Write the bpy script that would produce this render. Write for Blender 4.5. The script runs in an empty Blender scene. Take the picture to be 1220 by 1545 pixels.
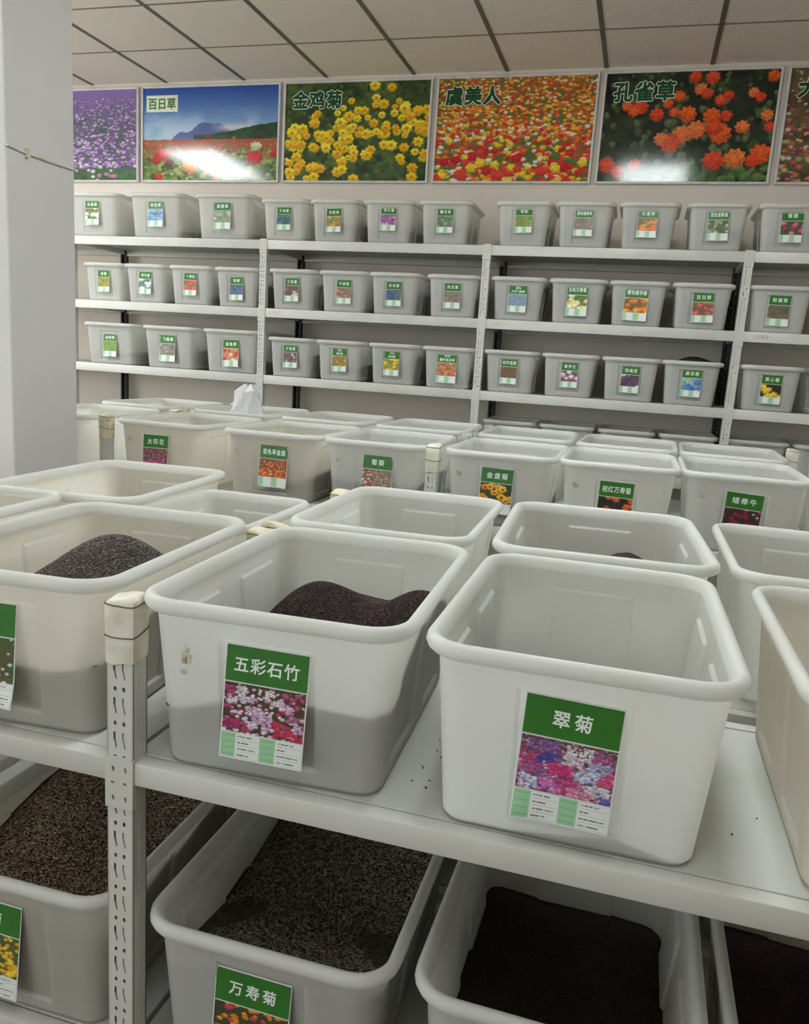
import bpy, bmesh, math, random
import numpy as np
from mathutils import Vector, Matrix, geometry

SC = bpy.context.scene
COL = SC.collection
R = math.radians
EYE = 1.45                       # eye height above the floor
CEIL = EYE + 1.80

# ------------------------------------------------------------------ camera
cam_d = bpy.data.cameras.new('camera')
cam = bpy.data.objects.new('camera', cam_d)
COL.objects.link(cam)
cam_d.sensor_fit = 'HORIZONTAL'
cam_d.sensor_width = 36.0
cam_d.lens = 36.0 * 1211.83 / 1220.0
cam_d.clip_start = 0.02
YAW, PITCH, ROLL = -0.2712, 0.1860, 0.0642
fwd = Vector((math.sin(YAW) * math.cos(PITCH), math.cos(YAW) * math.cos(PITCH), -math.sin(PITCH)))
rgt = Vector((math.cos(YAW), -math.sin(YAW), 0))
upv = rgt.cross(fwd)
r2 = rgt * math.cos(ROLL) + upv * math.sin(ROLL)
u2 = -rgt * math.sin(ROLL) + upv * math.cos(ROLL)
m = Matrix((r2, u2, -fwd)).transposed().to_4x4()
m.translation = Vector((0, 0, EYE))
cam.matrix_world = m
SC.camera = cam

# ------------------------------------------------------------------ world, lights, exposure
w = bpy.data.worlds.new('world')
SC.world = w
w.use_nodes = True
w.node_tree.nodes['Background'].inputs[0].default_value = (0.75, 0.85, 1.0, 1)
w.node_tree.nodes['Background'].inputs[1].default_value = 0.6


def area(name, loc, aim, sx, sy, power, col):
    l = bpy.data.lights.new(name, 'AREA')
    l.shape = 'RECTANGLE'
    l.size, l.size_y = sx, sy
    l.energy = power
    l.color = col
    o = bpy.data.objects.new(name, l)
    COL.objects.link(o)
    o.location = loc
    o.rotation_euler = (Vector(aim) - Vector(loc)).to_track_quat('-Z', 'Y').to_euler()
    return o


# daylight through the shop front behind the photographer and the windows of the left wall
area('daylight_front', (-3.0, -2.95, 1.9), (-2.4, 2.4, 4.3), 4.2, 2.0, 88, (0.92, 0.98, 1.0))
area('daylight_side_a', (-6.45, -.3, 1.9), (-2, 1.6, 2.3), 1.8, 1.5, 40, (0.95, 0.99, 1.0))
area('daylight_side_b', (-6.45, 2.4, 1.9), (-2.5, 4.2, 3.0), 2.0, 1.5, 72, (1.0, 0.98, 0.95))
PANEL_E = 31.0                   # radiance of the lit ceiling panel by the pillar
PANEL_R = 24.0                   # the one over the right aisle is weaker
PANEL_N = 7.0                    # the panels over the front of the shop are dimmer
SC.view_settings.view_transform = 'Standard'
SC.view_settings.look = 'None'
SC.view_settings.gamma = 1
SC.view_settings.use_curve_mapping = False
SC.view_settings.exposure = -0.13
SC.cycles.diffuse_bounces = 10
SC.cycles.max_bounces = 14
SC.cycles.sample_clamp_indirect = 6
SC.cycles.caustics_reflective = False
SC.cycles.caustics_refractive = False


# ------------------------------------------------------------------ colour and materials
def s2l(c):
    c = np.asarray(c, dtype=np.float64)
    return np.where(c <= 0.04045, c / 12.92, ((c + 0.055) / 1.055) ** 2.4)


def rgb(*c):
    return tuple(float(v) for v in s2l(np.array(c) / 255.0)) + (1.0,)


MATS = {}


def new_mat(name):
    mt = bpy.data.materials.new(name)
    mt.use_nodes = True
    nt = mt.node_tree
    MATS[name] = mt
    return mt, nt, nt.nodes['Principled BSDF'], nt.nodes['Material Output']


def noisy(name, c1, c2, rough=0.5, scale=8.0, bump=0.0, bscale=60.0, spec=0.4, lo=0.4, hi=0.7, detail=4.0, coords='Object'):
    mt, nt, b, out = new_mat(name)
    tc = nt.nodes.new('ShaderNodeTexCoord')
    n = nt.nodes.new('ShaderNodeTexNoise')
    n.inputs['Scale'].default_value = scale
    n.inputs['Detail'].default_value = detail
    nt.links.new(tc.outputs[coords], n.inputs['Vector'])
    cr = nt.nodes.new('ShaderNodeValToRGB')
    cr.color_ramp.elements[0].position, cr.color_ramp.elements[0].color = lo, c1
    cr.color_ramp.elements[1].position, cr.color_ramp.elements[1].color = hi, c2
    nt.links.new(n.outputs['Fac'], cr.inputs['Fac'])
    nt.links.new(cr.outputs['Color'], b.inputs['Base Color'])
    b.inputs['Roughness'].default_value = rough
    b.inputs['Specular IOR Level'].default_value = spec
    if bump:
        n2 = nt.nodes.new('ShaderNodeTexNoise')
        n2.inputs['Scale'].default_value = bscale
        n2.inputs['Detail'].default_value = 3
        nt.links.new(tc.outputs[coords], n2.inputs['Vector'])
        bp = nt.nodes.new('ShaderNodeBump')
        bp.inputs['Strength'].default_value = bump
        bp.inputs['Distance'].default_value = 0.002
        nt.links.new(n2.outputs['Fac'], bp.inputs['Height'])
        nt.links.new(bp.outputs['Normal'], b.inputs['Normal'])
    return mt


def plastic(name, c1, c2, trans=0.5):
    """milky polyethylene: lets light through, so seeds show as a darker zone"""
    mt = noisy(name, c1, c2, rough=0.42, scale=5.0, bump=0.08, bscale=25, spec=0.35, lo=0.35, hi=0.75)
    nt = mt.node_tree
    b, out = nt.nodes['Principled BSDF'], nt.nodes['Material Output']
    t = nt.nodes.new('ShaderNodeBsdfTranslucent')
    cr = [n for n in nt.nodes if n.type == 'VALTORGB'][0]
    nt.links.new(cr.outputs['Color'], t.inputs['Color'])
    mx = nt.nodes.new('ShaderNodeMixShader')
    mx.inputs[0].default_value = trans
    nt.links.new(b.outputs[0], mx.inputs[1])
    nt.links.new(t.outputs[0], mx.inputs[2])
    nt.links.new(mx.outputs[0], out.inputs['Surface'])
    return mt


def printed(name, rough=0.35, spec=0.4, coat=0.0):
    """a print: colours come from the mesh's colour attribute"""
    mt, nt, b, out = new_mat(name)
    a = nt.nodes.new('ShaderNodeVertexColor')
    a.layer_name = 'print'
    nt.links.new(a.outputs['Color'], b.inputs['Base Color'])
    b.inputs['Roughness'].default_value = rough
    b.inputs['Specular IOR Level'].default_value = spec
    b.inputs['Coat Weight'].default_value = coat
    b.inputs['Coat Roughness'].default_value = 0.04
    return mt


M_PLAST = plastic('milky_plastic', rgb(246, 247, 245), rgb(243, 242, 238), 0.70)
M_PLAST_W = plastic('milky_plastic_yellowed', rgb(243, 241, 236), rgb(240, 236, 227), 0.70)
M_RIM = plastic('milky_plastic_rim', rgb(236, 237, 234), rgb(232, 231, 225), 0.42)
M_PAPER = noisy('label_paper', rgb(226, 232, 226), rgb(216, 224, 217), 0.4, 30)
M_GREEN = noisy('label_green', rgb(52, 118, 36), rgb(45, 108, 32), 0.38, 20)
M_WHITE = noisy('label_white', rgb(232, 240, 232), rgb(226, 236, 226), 0.45, 20)
M_PRINT = printed('label_print', 0.38)
M_POSTER = printed("poster_print", 0.11, 0.6)
M_STEEL = noisy('white_painted_steel', rgb(206, 206, 200), rgb(200, 199, 191), 0.38, 6, 0.03, 200, 0.45)
M_BOARD = noisy('white_shelf_board', rgb(192, 193, 187), rgb(184, 185, 178), 0.4, 5, 0.03, 200, 0.5)
M_SHADE_STEEL = noisy('shade_toned_steel', rgb(70, 70, 70), rgb(60, 60, 60), 0.5, 6)  # dark tone stands in for shade inside the channels of the rear posts
M_TAPE = noisy('white_tape', rgb(224, 221, 208), rgb(204, 196, 172), 0.5, 25, 0.35, 60)
M_TAPED = noisy('dirty_cream_tape', rgb(222, 214, 188), rgb(176, 158, 118), 0.55, 40, 0.6, 90, lo=0.45, hi=0.75)
M_BAND = noisy('brown_string', rgb(112, 98, 62), rgb(84, 72, 46), 0.8, 60)
M_WALL = noisy('wall_paint', rgb(224, 215, 205), rgb(216, 207, 197), 0.85, 1.5, 0.1, 40)
M_PILLAR = noisy('pillar_paint', rgb(212, 210, 208), rgb(206, 202, 202), 0.8, 1.2, 0.08, 30)
M_FLOOR = noisy('floor_tile', rgb(132, 128, 120), rgb(116, 112, 104), 0.4, 3)
M_BAR = noisy('ceiling_bar_dark', rgb(104, 103, 94), rgb(92, 90, 82), 0.5, 10)
M_BARL = noisy('ceiling_bar_light', rgb(142, 132, 120), rgb(128, 120, 108), 0.5, 10)
M_ALU = noisy('aluminium_frame', rgb(214, 214, 212), rgb(196, 196, 194), 0.3, 12, spec=0.6)
M_TITLE = noisy('title_green', rgb(14, 70, 40), rgb(18, 80, 44), 0.3, 20)
M_TITLEW = noisy('title_outline', rgb(226, 234, 214), rgb(216, 226, 200), 0.3, 20)
M_TITLEG = noisy('title_mid_green', rgb(74, 128, 62), rgb(60, 112, 50), 0.3, 20)
M_GLUE = noisy('glue_residue', rgb(206, 196, 168), rgb(178, 162, 124), 0.6, 60)
M_BAG = plastic('bag_film', rgb(232, 233, 236), rgb(224, 226, 230), 0.3)
M_INK = noisy('marker_ink', rgb(188, 164, 120), rgb(200, 178, 138), 0.6, 30)
M_INK2 = noisy('marker_ink_brown', rgb(150, 136, 104), rgb(170, 156, 124), 0.6, 30)


def ceiling_mat():
    mt, nt, b, out = new_mat('ceiling_tile_board')
    tc = nt.nodes.new('ShaderNodeTexCoord')
    mp = nt.nodes.new('ShaderNodeMapping')
    mp.inputs['Rotation'].default_value = (0, 0, R(38))
    wv = nt.nodes.new('ShaderNodeTexWave')
    wv.inputs['Scale'].default_value = 14
    wv.inputs['Distortion'].default_value = 6
    wv.inputs['Detail'].default_value = 2
    nt.links.new(tc.outputs['Object'], mp.inputs['Vector'])
    nt.links.new(mp.outputs['Vector'], wv.inputs['Vector'])
    cr = nt.nodes.new('ShaderNodeValToRGB')
    cr.color_ramp.elements[0].color = rgb(226, 219, 205)
    cr.color_ramp.elements[1].color = rgb(236, 229, 216)
    nt.links.new(wv.outputs['Fac'], cr.inputs['Fac'])
    nt.links.new(cr.outputs['Color'], b.inputs['Base Color'])
    bp = nt.nodes.new('ShaderNodeBump')
    bp.inputs['Strength'].default_value = 0.35
    bp.inputs['Distance'].default_value = 0.004
    nt.links.new(wv.outputs['Fac'], bp.inputs['Height'])
    nt.links.new(bp.outputs['Normal'], b.inputs['Normal'])
    b.inputs['Roughness'].default_value = 0.8
    return mt


M_CEIL = ceiling_mat()


def glow_mat(name, col, e):
    mt, nt, b, out = new_mat(name)
    b.inputs['Emission Color'].default_value = col
    b.inputs['Emission Strength'].default_value = e
    return mt


M_LAMP_RIGHT = glow_mat('lamp_diffuser_right', (0.92, 0.99, 1.0, 1), PANEL_R)
M_LAMP_DIM = glow_mat('lamp_diffuser_dim', (0.92, 0.99, 1.0, 1), PANEL_N)
M_LAMP = glow_mat('lamp_diffuser', (0.92, 0.99, 1.0, 1), PANEL_E)


def seed_mat(name, c1, c2, scale, bump):
    mt, nt, b, out = new_mat(name)
    tc = nt.nodes.new('ShaderNodeTexCoord')
    v = nt.nodes.new('ShaderNodeTexVoronoi')
    v.inputs['Scale'].default_value = scale
    nt.links.new(tc.outputs['Object'], v.inputs['Vector'])
    sp = nt.nodes.new('ShaderNodeSeparateColor')
    nt.links.new(v.outputs['Color'], sp.inputs[0])
    cr = nt.nodes.new('ShaderNodeValToRGB')
    cr.color_ramp.elements[0].position, cr.color_ramp.elements[0].color = 0.25, c1
    cr.color_ramp.elements[1].position, cr.color_ramp.elements[1].color = 0.95, c2
    nt.links.new(sp.outputs[0], cr.inputs['Fac'])
    nt.links.new(cr.outputs['Color'], b.inputs['Base Color'])
    bp = nt.nodes.new('ShaderNodeBump')
    bp.invert = True
    bp.inputs['Strength'].default_value = bump
    bp.inputs['Distance'].default_value = 0.002
    nt.links.new(v.outputs['Distance'], bp.inputs['Height'])
    nt.links.new(bp.outputs['Normal'], b.inputs['Normal'])
    b.inputs['Roughness'].default_value = 0.7
    b.inputs['Specular IOR Level'].default_value = 0.25
    return mt


M_SEED_PINK = seed_mat('seeds_black_brown', rgb(34, 25, 25), rgb(66, 48, 46), 420, 0.8)
M_SEED_GREY = seed_mat('seeds_grey_brown', rgb(72, 65, 62), rgb(110, 100, 95), 260, 0.8)
M_SEED_STRAW = seed_mat('seeds_dark_straw', rgb(54, 46, 41), rgb(96, 82, 72), 240, 0.9)
M_SEED_DARK = seed_mat('seeds_near_black', rgb(46, 34, 32), rgb(66, 50, 47), 500, 0.7)
M_SEED_PURPLE = seed_mat('seeds_dark_purple', rgb(48, 30, 35), rgb(66, 46, 51), 500, 0.7)
M_SEED_FAR = seed_mat('seeds_mixed_grey', rgb(46, 42, 42), rgb(78, 72, 68), 220, 0.6)
M_SEED_TAN = seed_mat('seeds_tan', rgb(112, 92, 72), rgb(150, 128, 102), 220, 0.6)
M_GRAIN = printed('seed_grain', 0.65, 0.3)


# ------------------------------------------------------------------ mesh helpers
def link(o, parent=None, coll=COL):
    coll.objects.link(o)
    if parent is not None:
        o.parent = parent
    return o


def obj(name, mesh, mat=None, parent=None, loc=(0, 0, 0), rot=(0, 0, 0)):
    if mat is not None and not mesh.materials:
        mesh.materials.append(mat)
    o = bpy.data.objects.new(name, mesh)
    o.location = loc
    o.rotation_euler = rot
    return link(o, parent)


def empty(name, loc, rotz=0.0):
    o = bpy.data.objects.new(name, None)
    o.empty_display_size = 0.1
    o.location = loc
    o.rotation_euler = (0, 0, rotz)
    return link(o)


def tag(o, label, cat=None, group=None, kind=None):
    o['label'] = label
    if cat:
        o['category'] = cat
    if group:
        o['group'] = group
    if kind:
        o['kind'] = kind
    return o


def mesh_of(name, verts, faces, smooth=False, angle=None):
    me = bpy.data.meshes.new(name)
    me.from_pydata([tuple(v) for v in verts], [], [tuple(f) for f in faces])
    if smooth:
        me.shade_smooth()
        if angle:
            me.set_sharp_from_angle(angle=R(angle))
    me.update()
    return me


class MB:
    def __init__(self):
        self.v, self.f = [], []

    def box(self, x0, x1, y0, y1, z0, z1, bev=0.0):
        if bev <= 0:
            b = len(self.v)
            self.v += [(x, y, z) for z in (z0, z1) for y in (y0, y1) for x in (x0, x1)]
            self.f += [tuple(b + i for i in q) for q in
                       ((0, 2, 3, 1), (4, 5, 7, 6), (0, 1, 5, 4), (2, 6, 7, 3), (0, 4, 6, 2), (1, 3, 7, 5))]
            return self
        bm = bmesh.new()
        bmesh.ops.create_cube(bm, size=1.0)
        bmesh.ops.scale(bm, vec=(x1 - x0, y1 - y0, z1 - z0), verts=bm.verts)
        bmesh.ops.translate(bm, vec=((x0 + x1) / 2, (y0 + y1) / 2, (z0 + z1) / 2), verts=bm.verts)
        bmesh.ops.bevel(bm, geom=bm.edges[:], offset=bev, segments=2, profile=0.5, affect='EDGES')
        b = len(self.v)
        bm.verts.ensure_lookup_table()
        self.v += [tuple(x.co) for x in bm.verts]
        self.f += [tuple(b + x.index for x in fc.verts) for fc in bm.faces]
        bm.free()
        return self

    def tube(self, pts, r, n=8, caps=True):
        b = len(self.v)
        P = [Vector(p) for p in pts]
        for i, p in enumerate(P):
            d = (P[min(i + 1, len(P) - 1)] - P[max(i - 1, 0)]).normalized()
            a = d.orthogonal().normalized() if i == 0 else (a - d * a.dot(d)).normalized()
            c = d.cross(a)
            for k in range(n):
                t = 2 * math.pi * k / n
                self.v.append(tuple(p + (a * math.cos(t) + c * math.sin(t)) * r))
        for i in range(len(P) - 1):
            for k in range(n):
                k2 = (k + 1) % n
                self.f.append((b + i * n + k, b + i * n + k2, b + (i + 1) * n + k2, b + (i + 1) * n + k))
        if caps:
            self.f.append(tuple(b + k for k in reversed(range(n))))
            self.f.append(tuple(b + (len(P) - 1) * n + k for k in range(n)))
        return self

    def plate(self, outer, holes, y0, y1):
        """flat plate in the xz plane with real holes, from y0 (front) to y1 (back)"""
        loops = [[Vector((x, 0, z)) for x, z in L] for L in [outer] + holes]
        flat = [p for L in loops for p in L]
        tris = geometry.tessellate_polygon(loops)
        n = len(flat)
        b = len(self.v)
        self.v += [(p.x, y0, p.z) for p in flat] + [(p.x, y1, p.z) for p in flat]
        for t in tris:
            a, c, d = (flat[i] for i in t)
            s = (c.x - a.x) * (d.z - a.z) - (c.z - a.z) * (d.x - a.x)
            t = tuple(t) if s > 0 else tuple(reversed(t))
            self.f.append(tuple(b + i for i in t))
            self.f.append(tuple(b + n + i for i in reversed(t)))
        k = 0
        for L in loops:
            for i in range(len(L)):
                j = (i + 1) % len(L)
                self.f.append((b + k + i, b + n + k + i, b + n + k + j, b + k + j))
            k += len(L)
        return self

    def mesh(self, name, smooth=False, angle=35):
        return mesh_of(name, self.v, self.f, smooth, angle)


def color_layer(me, cols_lin):
    at = me.color_attributes.new('print', 'FLOAT_COLOR', 'POINT')
    a = np.ones((len(cols_lin), 4), np.float32)
    a[:, :3] = cols_lin
    at.data.foreach_set('color', a.ravel())


# ------------------------------------------------------------------ printed pictures (painted into a grid mesh)
def fbm(rng, h, wd, base=4, octs=4):
    out = np.zeros((h, wd))
    amp = 1.0
    tot = 0
    for o in range(octs):
        n = base * 2 ** o
        g = rng.random((n + 2, n + 2))
        yy = np.linspace(0, n, h)[:, None]
        xx = np.linspace(0, n, wd)[None, :]
        y0, x0 = yy.astype(int), xx.astype(int)
        fy, fx = yy - y0, xx - x0
        out += amp * ((g[y0, x0] * (1 - fx) + g[y0, x0 + 1] * fx) * (1 - fy) + (g[y0 + 1, x0] * (1 - fx) + g[y0 + 1, x0 + 1] * fx) * fy)
        tot += amp
        amp *= 0.6
    return out / tot


def blob(img, rng, cx, cy, r, col, petals=0, sq=1.0, eye=None, mott=0.3):
    h, wd = img.shape[:2]
    x0, x1 = max(0, int(cx - r - 2)), min(wd, int(cx + r + 3))
    y0, y1 = max(0, int(cy - r * sq - 2)), min(h, int(cy + r * sq + 3))
    if x1 <= x0 or y1 <= y0:
        return
    yy, xx = np.mgrid[y0:y1, x0:x1]
    dx, dy = xx - cx, (yy - cy) / sq
    d = np.hypot(dx, dy)
    if petals:
        a = np.arctan2(dy, dx)
        rr = r * (0.90 + 0.10 * np.cos(petals * a + rng.random() * 6))
    else:
        rr = r * (0.86 + 0.14 * rng.random(d.shape))
    mk = np.clip(rr - d + 0.5, 0, 1)[..., None]
    sh = (1 - mott / 2 + mott * rng.random(d.shape) - 0.25 * np.clip(d / max(r, 1), 0, 1) * (dy > 0))[..., None]
    c = np.clip(np.array(col) / 255.0 * sh, 0, 1)
    if eye is not None:
        c = np.where((d < r * 0.33)[..., None], np.array(eye) / 255.0, c)
    img[y0:y1, x0:x1] = img[y0:y1, x0:x1] * (1 - mk) + c * mk


def base_field(rng, h, wd, c1, c2, base=6):
    n = np.clip((fbm(rng, h, wd, base, 4) - 0.3) * 2.5, 0, 1)[..., None]
    return np.array(c1) / 255.0 * (1 - n) + np.array(c2) / 255.0 * n


def meadow(rng, img, cols, n, r0, r1, ylo=0.0, yhi=1.0, petals=5, sq=0.8, eye=None, xlo=0, xhi=1):
    h, wd = img.shape[:2]
    ys = np.sort(ylo + (yhi - ylo) * rng.random(n))
    for y in ys:
        t = (y - ylo) / max(yhi - ylo, 1e-6)
        r = (r0 + (r1 - r0) * t) * (0.75 + 0.5 * rng.random()) * wd
        c = cols[int(rng.random() * len(cols)) % len(cols)]
        blob(img, rng, (xlo + (xhi - xlo) * rng.random()) * wd, y * h, r, c, petals if r > 2.5 else 0, sq, eye)


def raster_mesh(name, img, x0, x1, z0, z1, y, bend=None):
    """img[0] is the top row; the picture lies in the xz plane facing -y"""
    h, wd = img.shape[:2]
    xs = np.linspace(x0, x1, wd)
    zs = np.linspace(z1, z0, h)
    X, Z = np.meshgrid(xs, zs)
    Y = np.full_like(X, y)
    if bend is not None:
        Y = Y + bend(X, Z)
    V = np.stack([X, Y, Z], -1).reshape(-1, 3)
    i = np.arange(h * wd).reshape(h, wd)
    F = np.stack([i[1:, :-1], i[1:, 1:], i[:-1, 1:], i[:-1, :-1]], -1).reshape(-1, 4)
    me = bpy.data.meshes.new(name)
    me.vertices.add(len(V))
    me.vertices.foreach_set('co', V.astype(np.float32).ravel())
    me.loops.add(len(F) * 4)
    me.loops.foreach_set('vertex_index', F.astype(np.int32).ravel())
    me.polygons.add(len(F))
    me.polygons.foreach_set('loop_start', np.arange(0, len(F) * 4, 4, dtype=np.int32))
    me.update(calc_edges=True)
    color_layer(me, s2l(np.clip(img.reshape(-1, 3), 0, 1)))
    return me


# flower pictures of the bin labels: ground colours, flower colours, count, sizes
PIC = {
    'dianthus': ((52, 62, 34), (84, 58, 44), [(224, 206, 226), (232, 226, 232), (206, 166, 206), (196, 70, 120), (222, 190, 216), (200, 60, 90), (190, 60, 110)], 210, .020, .036),
    'aster': ((84, 72, 52), (96, 66, 92), [(196, 90, 136), (120, 84, 170), (214, 206, 222), (180, 70, 120), (158, 160, 210), (226, 216, 226), (206, 110, 160), (84, 70, 150), (214, 130, 160), (206, 80, 120)], 1000, .010, .028),
    'white_daisy': ((60, 92, 50), (96, 84, 50), [(226, 230, 226), (206, 214, 206)], 26, .02, .04),
    'yellow_marigold': ((60, 84, 44), (88, 96, 48), [(232, 190, 40), (240, 206, 60), (222, 166, 40)], 110, .03, .065),
    'orange_marigold': ((60, 72, 40), (70, 60, 44), [(236, 150, 36), (228, 132, 30), (240, 166, 52), (232, 140, 40), (206, 70, 92)], 75, .04, .08),
    'pink_field': ((96, 80, 60), (120, 72, 84), [(214, 96, 140), (196, 70, 120), (230, 150, 180), (180, 84, 150)], 150, .02, .04),
    'red_orange': ((110, 84, 34), (150, 70, 34), [(226, 84, 30), (214, 60, 34), (236, 130, 40), (240, 190, 60), (206, 50, 40)], 170, .02, .05),
    'pale_pink': ((110, 110, 70), (150, 116, 100), [(196, 140, 140), (206, 166, 160), (178, 112, 116), (216, 190, 190)], 120, .02, .035),
    'calendula': ((40, 52, 30), (60, 66, 36), [(244, 176, 36), (236, 150, 30), (246, 190, 60)], 15, .12, .15),
    'orange_red_ball': ((30, 38, 28), (50, 50, 36), [(228, 100, 44), (222, 84, 40), (236, 120, 60)], 13, .09, .13),
    'petunia': ((44, 42, 34), (60, 40, 40), [(176, 40, 70), (150, 36, 64), (214, 190, 196), (120, 30, 60)], 42, .05, .08),
    'white_green': ((90, 120, 60), (140, 120, 70), [(236, 240, 232), (220, 230, 214)], 10, .12, .2),
    'blue': ((70, 110, 110), (110, 150, 170), [(120, 166, 214), (140, 184, 226), (96, 140, 200)], 16, .1, .18),
    'grey_green': ((110, 140, 96), (150, 160, 130), [(180, 176, 172), (200, 196, 196), (140, 150, 130)], 14, .1, .2),
    'teal': ((60, 90, 86), (90, 110, 96), [(96, 140, 160), (80, 120, 150), (120, 150, 150)], 14, .1, .16),
    'orange_green': ((110, 130, 70), (140, 150, 80), [(222, 140, 60), (206, 110, 60), (230, 170, 90)], 14, .1, .14),
    'magenta': ((120, 96, 130), (160, 130, 160), [(196, 110, 180), (150, 50, 110), (216, 160, 206), (110, 40, 80)], 14, .1, .17),
    'sage': ((90, 120, 84), (116, 136, 110), [(150, 166, 150), (120, 140, 120)], 12, .08, .14),
    'green': ((110, 140, 60), (140, 156, 84), [(160, 166, 96), (120, 150, 70)], 12, .08, .14),
    'mauve_grass': ((110, 120, 90), (140, 120, 116), [(166, 130, 140), (150, 140, 120)], 18, .07, .12),
    'orange': ((150, 96, 30), (90, 90, 40), [(240, 150, 30), (236, 120, 30), (244, 170, 60)], 18, .1, .16),
    'white_dots': ((70, 90, 50), (96, 110, 70), [(216, 214, 196), (186, 190, 160), (150, 110, 90)], 22, .06, .1),
    'rose': ((70, 90, 60), (90, 70, 60), [(206, 96, 120), (216, 130, 150), (180, 60, 90)], 12, .1, .15),
    'lime': ((130, 150, 50), (150, 140, 70), [(170, 170, 60), (150, 96, 70)], 14, .08, .12),
    'white_ball': ((70, 110, 80), (100, 130, 110), [(226, 232, 236), (206, 216, 226)], 9, .16, .2),
    'red': ((90, 130, 80), (140, 110, 80), [(230, 96, 84), (222, 80, 80), (238, 120, 100)], 10, .15, .2),
    'navy': ((70, 100, 90), (100, 120, 120), [(70, 90, 140), (90, 110, 160)], 10, .14, .2),
    'plum_white': ((80, 96, 70), (110, 90, 80), [(120, 70, 90), (216, 206, 210), (150, 96, 110)], 14, .1, .16),
    'blue_spikes': ((120, 150, 130), (140, 160, 190), [(130, 150, 200), (150, 170, 210)], 20, .06, .1),
    'cream': ((70, 100, 50), (110, 130, 70), [(238, 230, 170), (232, 220, 140), (244, 240, 206)], 10, .16, .2),
    'coral': ((110, 90, 60), (140, 90, 60), [(226, 110, 110), (214, 90, 90), (230, 190, 80)], 12, .1, .16),
    'brown_grass': ((90, 90, 70), (130, 110, 90), [(140, 116, 100), (110, 96, 80)], 22, .05, .09),
    'plain_green': ((110, 140, 50), (124, 150, 60), [(116, 146, 56)], 6, .1, .14),
    'silver': ((110, 120, 110), (150, 140, 130), [(166, 176, 176), (130, 110, 90)], 18, .06, .1),
    'red_white': ((190, 150, 120), (206, 120, 90), [(206, 50, 40), (236, 216, 200), (226, 130, 60)], 14, .1, .15),
    'gold': ((130, 120, 60), (150, 120, 60), [(206, 150, 60), (190, 120, 60), (220, 180, 90)], 24, .06, .09),
    'yellow': ((110, 130, 70), (150, 150, 90), [(246, 196, 40), (240, 176, 30)], 9, .14, .2),
    'mixed_warm': ((150, 120, 80), (170, 110, 70), [(226, 130, 70), (206, 84, 70), (236, 180, 90)], 40, .05, .08),
    'red_green': ((90, 80, 40), (110, 90, 50), [(150, 70, 56), (120, 100, 50)], 22, .05, .08),
    'mauve_white': ((110, 90, 96), (130, 84, 100), [(226, 224, 226), (150, 70, 100), (214, 200, 206)], 10, .14, .18),
    'purple_white': ((84, 60, 80), (100, 84, 96), [(230, 228, 232), (90, 50, 90)], 7, .16, .22),
    'azure': ((110, 150, 120), (170, 190, 200), [(60, 110, 190), (84, 136, 206)], 7, .18, .24),
    'yellow_black': ((30, 36, 24), (50, 50, 30), [(244, 206, 60), (240, 190, 50)], 7, .16, .2),
}


# the larger pictures: (centre x, centre y, spread x, spread y, colour, flowers, radius)
CLUSTERS = {
    'dianthus': [(.06, .30, .06, .22, (176, 56, 112), 40, .026), (.10, .82, .10, .10, (170, 50, 104), 36, .026), (.92, .92, .09, .10, (196, 50, 76), 24, .026),
                 (.74, .82, .09, .12, (206, 56, 80), 40, .026), (.66, .70, .05, .06, (206, 60, 84), 14, .026), (.84, .10, .12, .06, (190, 90, 130), 16, .022),
                 (.22, .16, .06, .10, (236, 228, 238), 30, .022), (.28, .30, .08, .08, (228, 214, 232), 30, .022), (.10, .34, .06, .08, (230, 214, 230), 22, .022),
                 (.56, .12, .06, .07, (236, 232, 238), 16, .022), (.50, .22, .05, .05, (230, 226, 232), 12, .022), (.66, .28, .07, .07, (236, 232, 240), 24, .022),
                 (.76, .36, .08, .09, (222, 190, 220), 30, .022), (.84, .52, .06, .08, (206, 130, 180), 20, .022), (.38, .52, .10, .09, (226, 196, 226), 50, .022),
                 (.48, .66, .12, .10, (220, 186, 222), 60, .022), (.36, .78, .08, .06, (226, 206, 232), 20, .022), (.92, .70, .06, .08, (222, 190, 214), 16, .022)],
    'aster': [(.10, .40, .14, .12, (196, 70, 116), 70, .022), (.30, .36, .12, .10, (84, 74, 160), 60, .022), (.24, .14, .16, .08, (150, 110, 180), 50, .018), (.62, .18, .14, .12, (226, 220, 222), 80, .018),
              (.56, .34, .10, .10, (222, 206, 220), 50, .02), (.86, .22, .12, .12, (176, 90, 140), 60, .02), (.84, .38, .12, .10, (170, 176, 216), 50, .022), (.44, .52, .12, .10, (206, 60, 120), 60, .024),
              (.72, .56, .12, .10, (196, 200, 226), 50, .026), (.92, .56, .08, .12, (214, 90, 136), 40, .026), (.20, .60, .14, .10, (150, 90, 140), 50, .022), (.12, .84, .10, .10, (196, 204, 226), 26, .026),
              (.36, .84, .12, .10, (206, 120, 190), 40, .026), (.52, .78, .10, .12, (196, 70, 130), 40, .026), (.84, .80, .12, .10, (214, 220, 228), 36, .026), (.66, .90, .12, .08, (222, 150, 176), 36, .026), (.93, .93, .06, .06, (90, 96, 170), 14, .026)],
}


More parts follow.
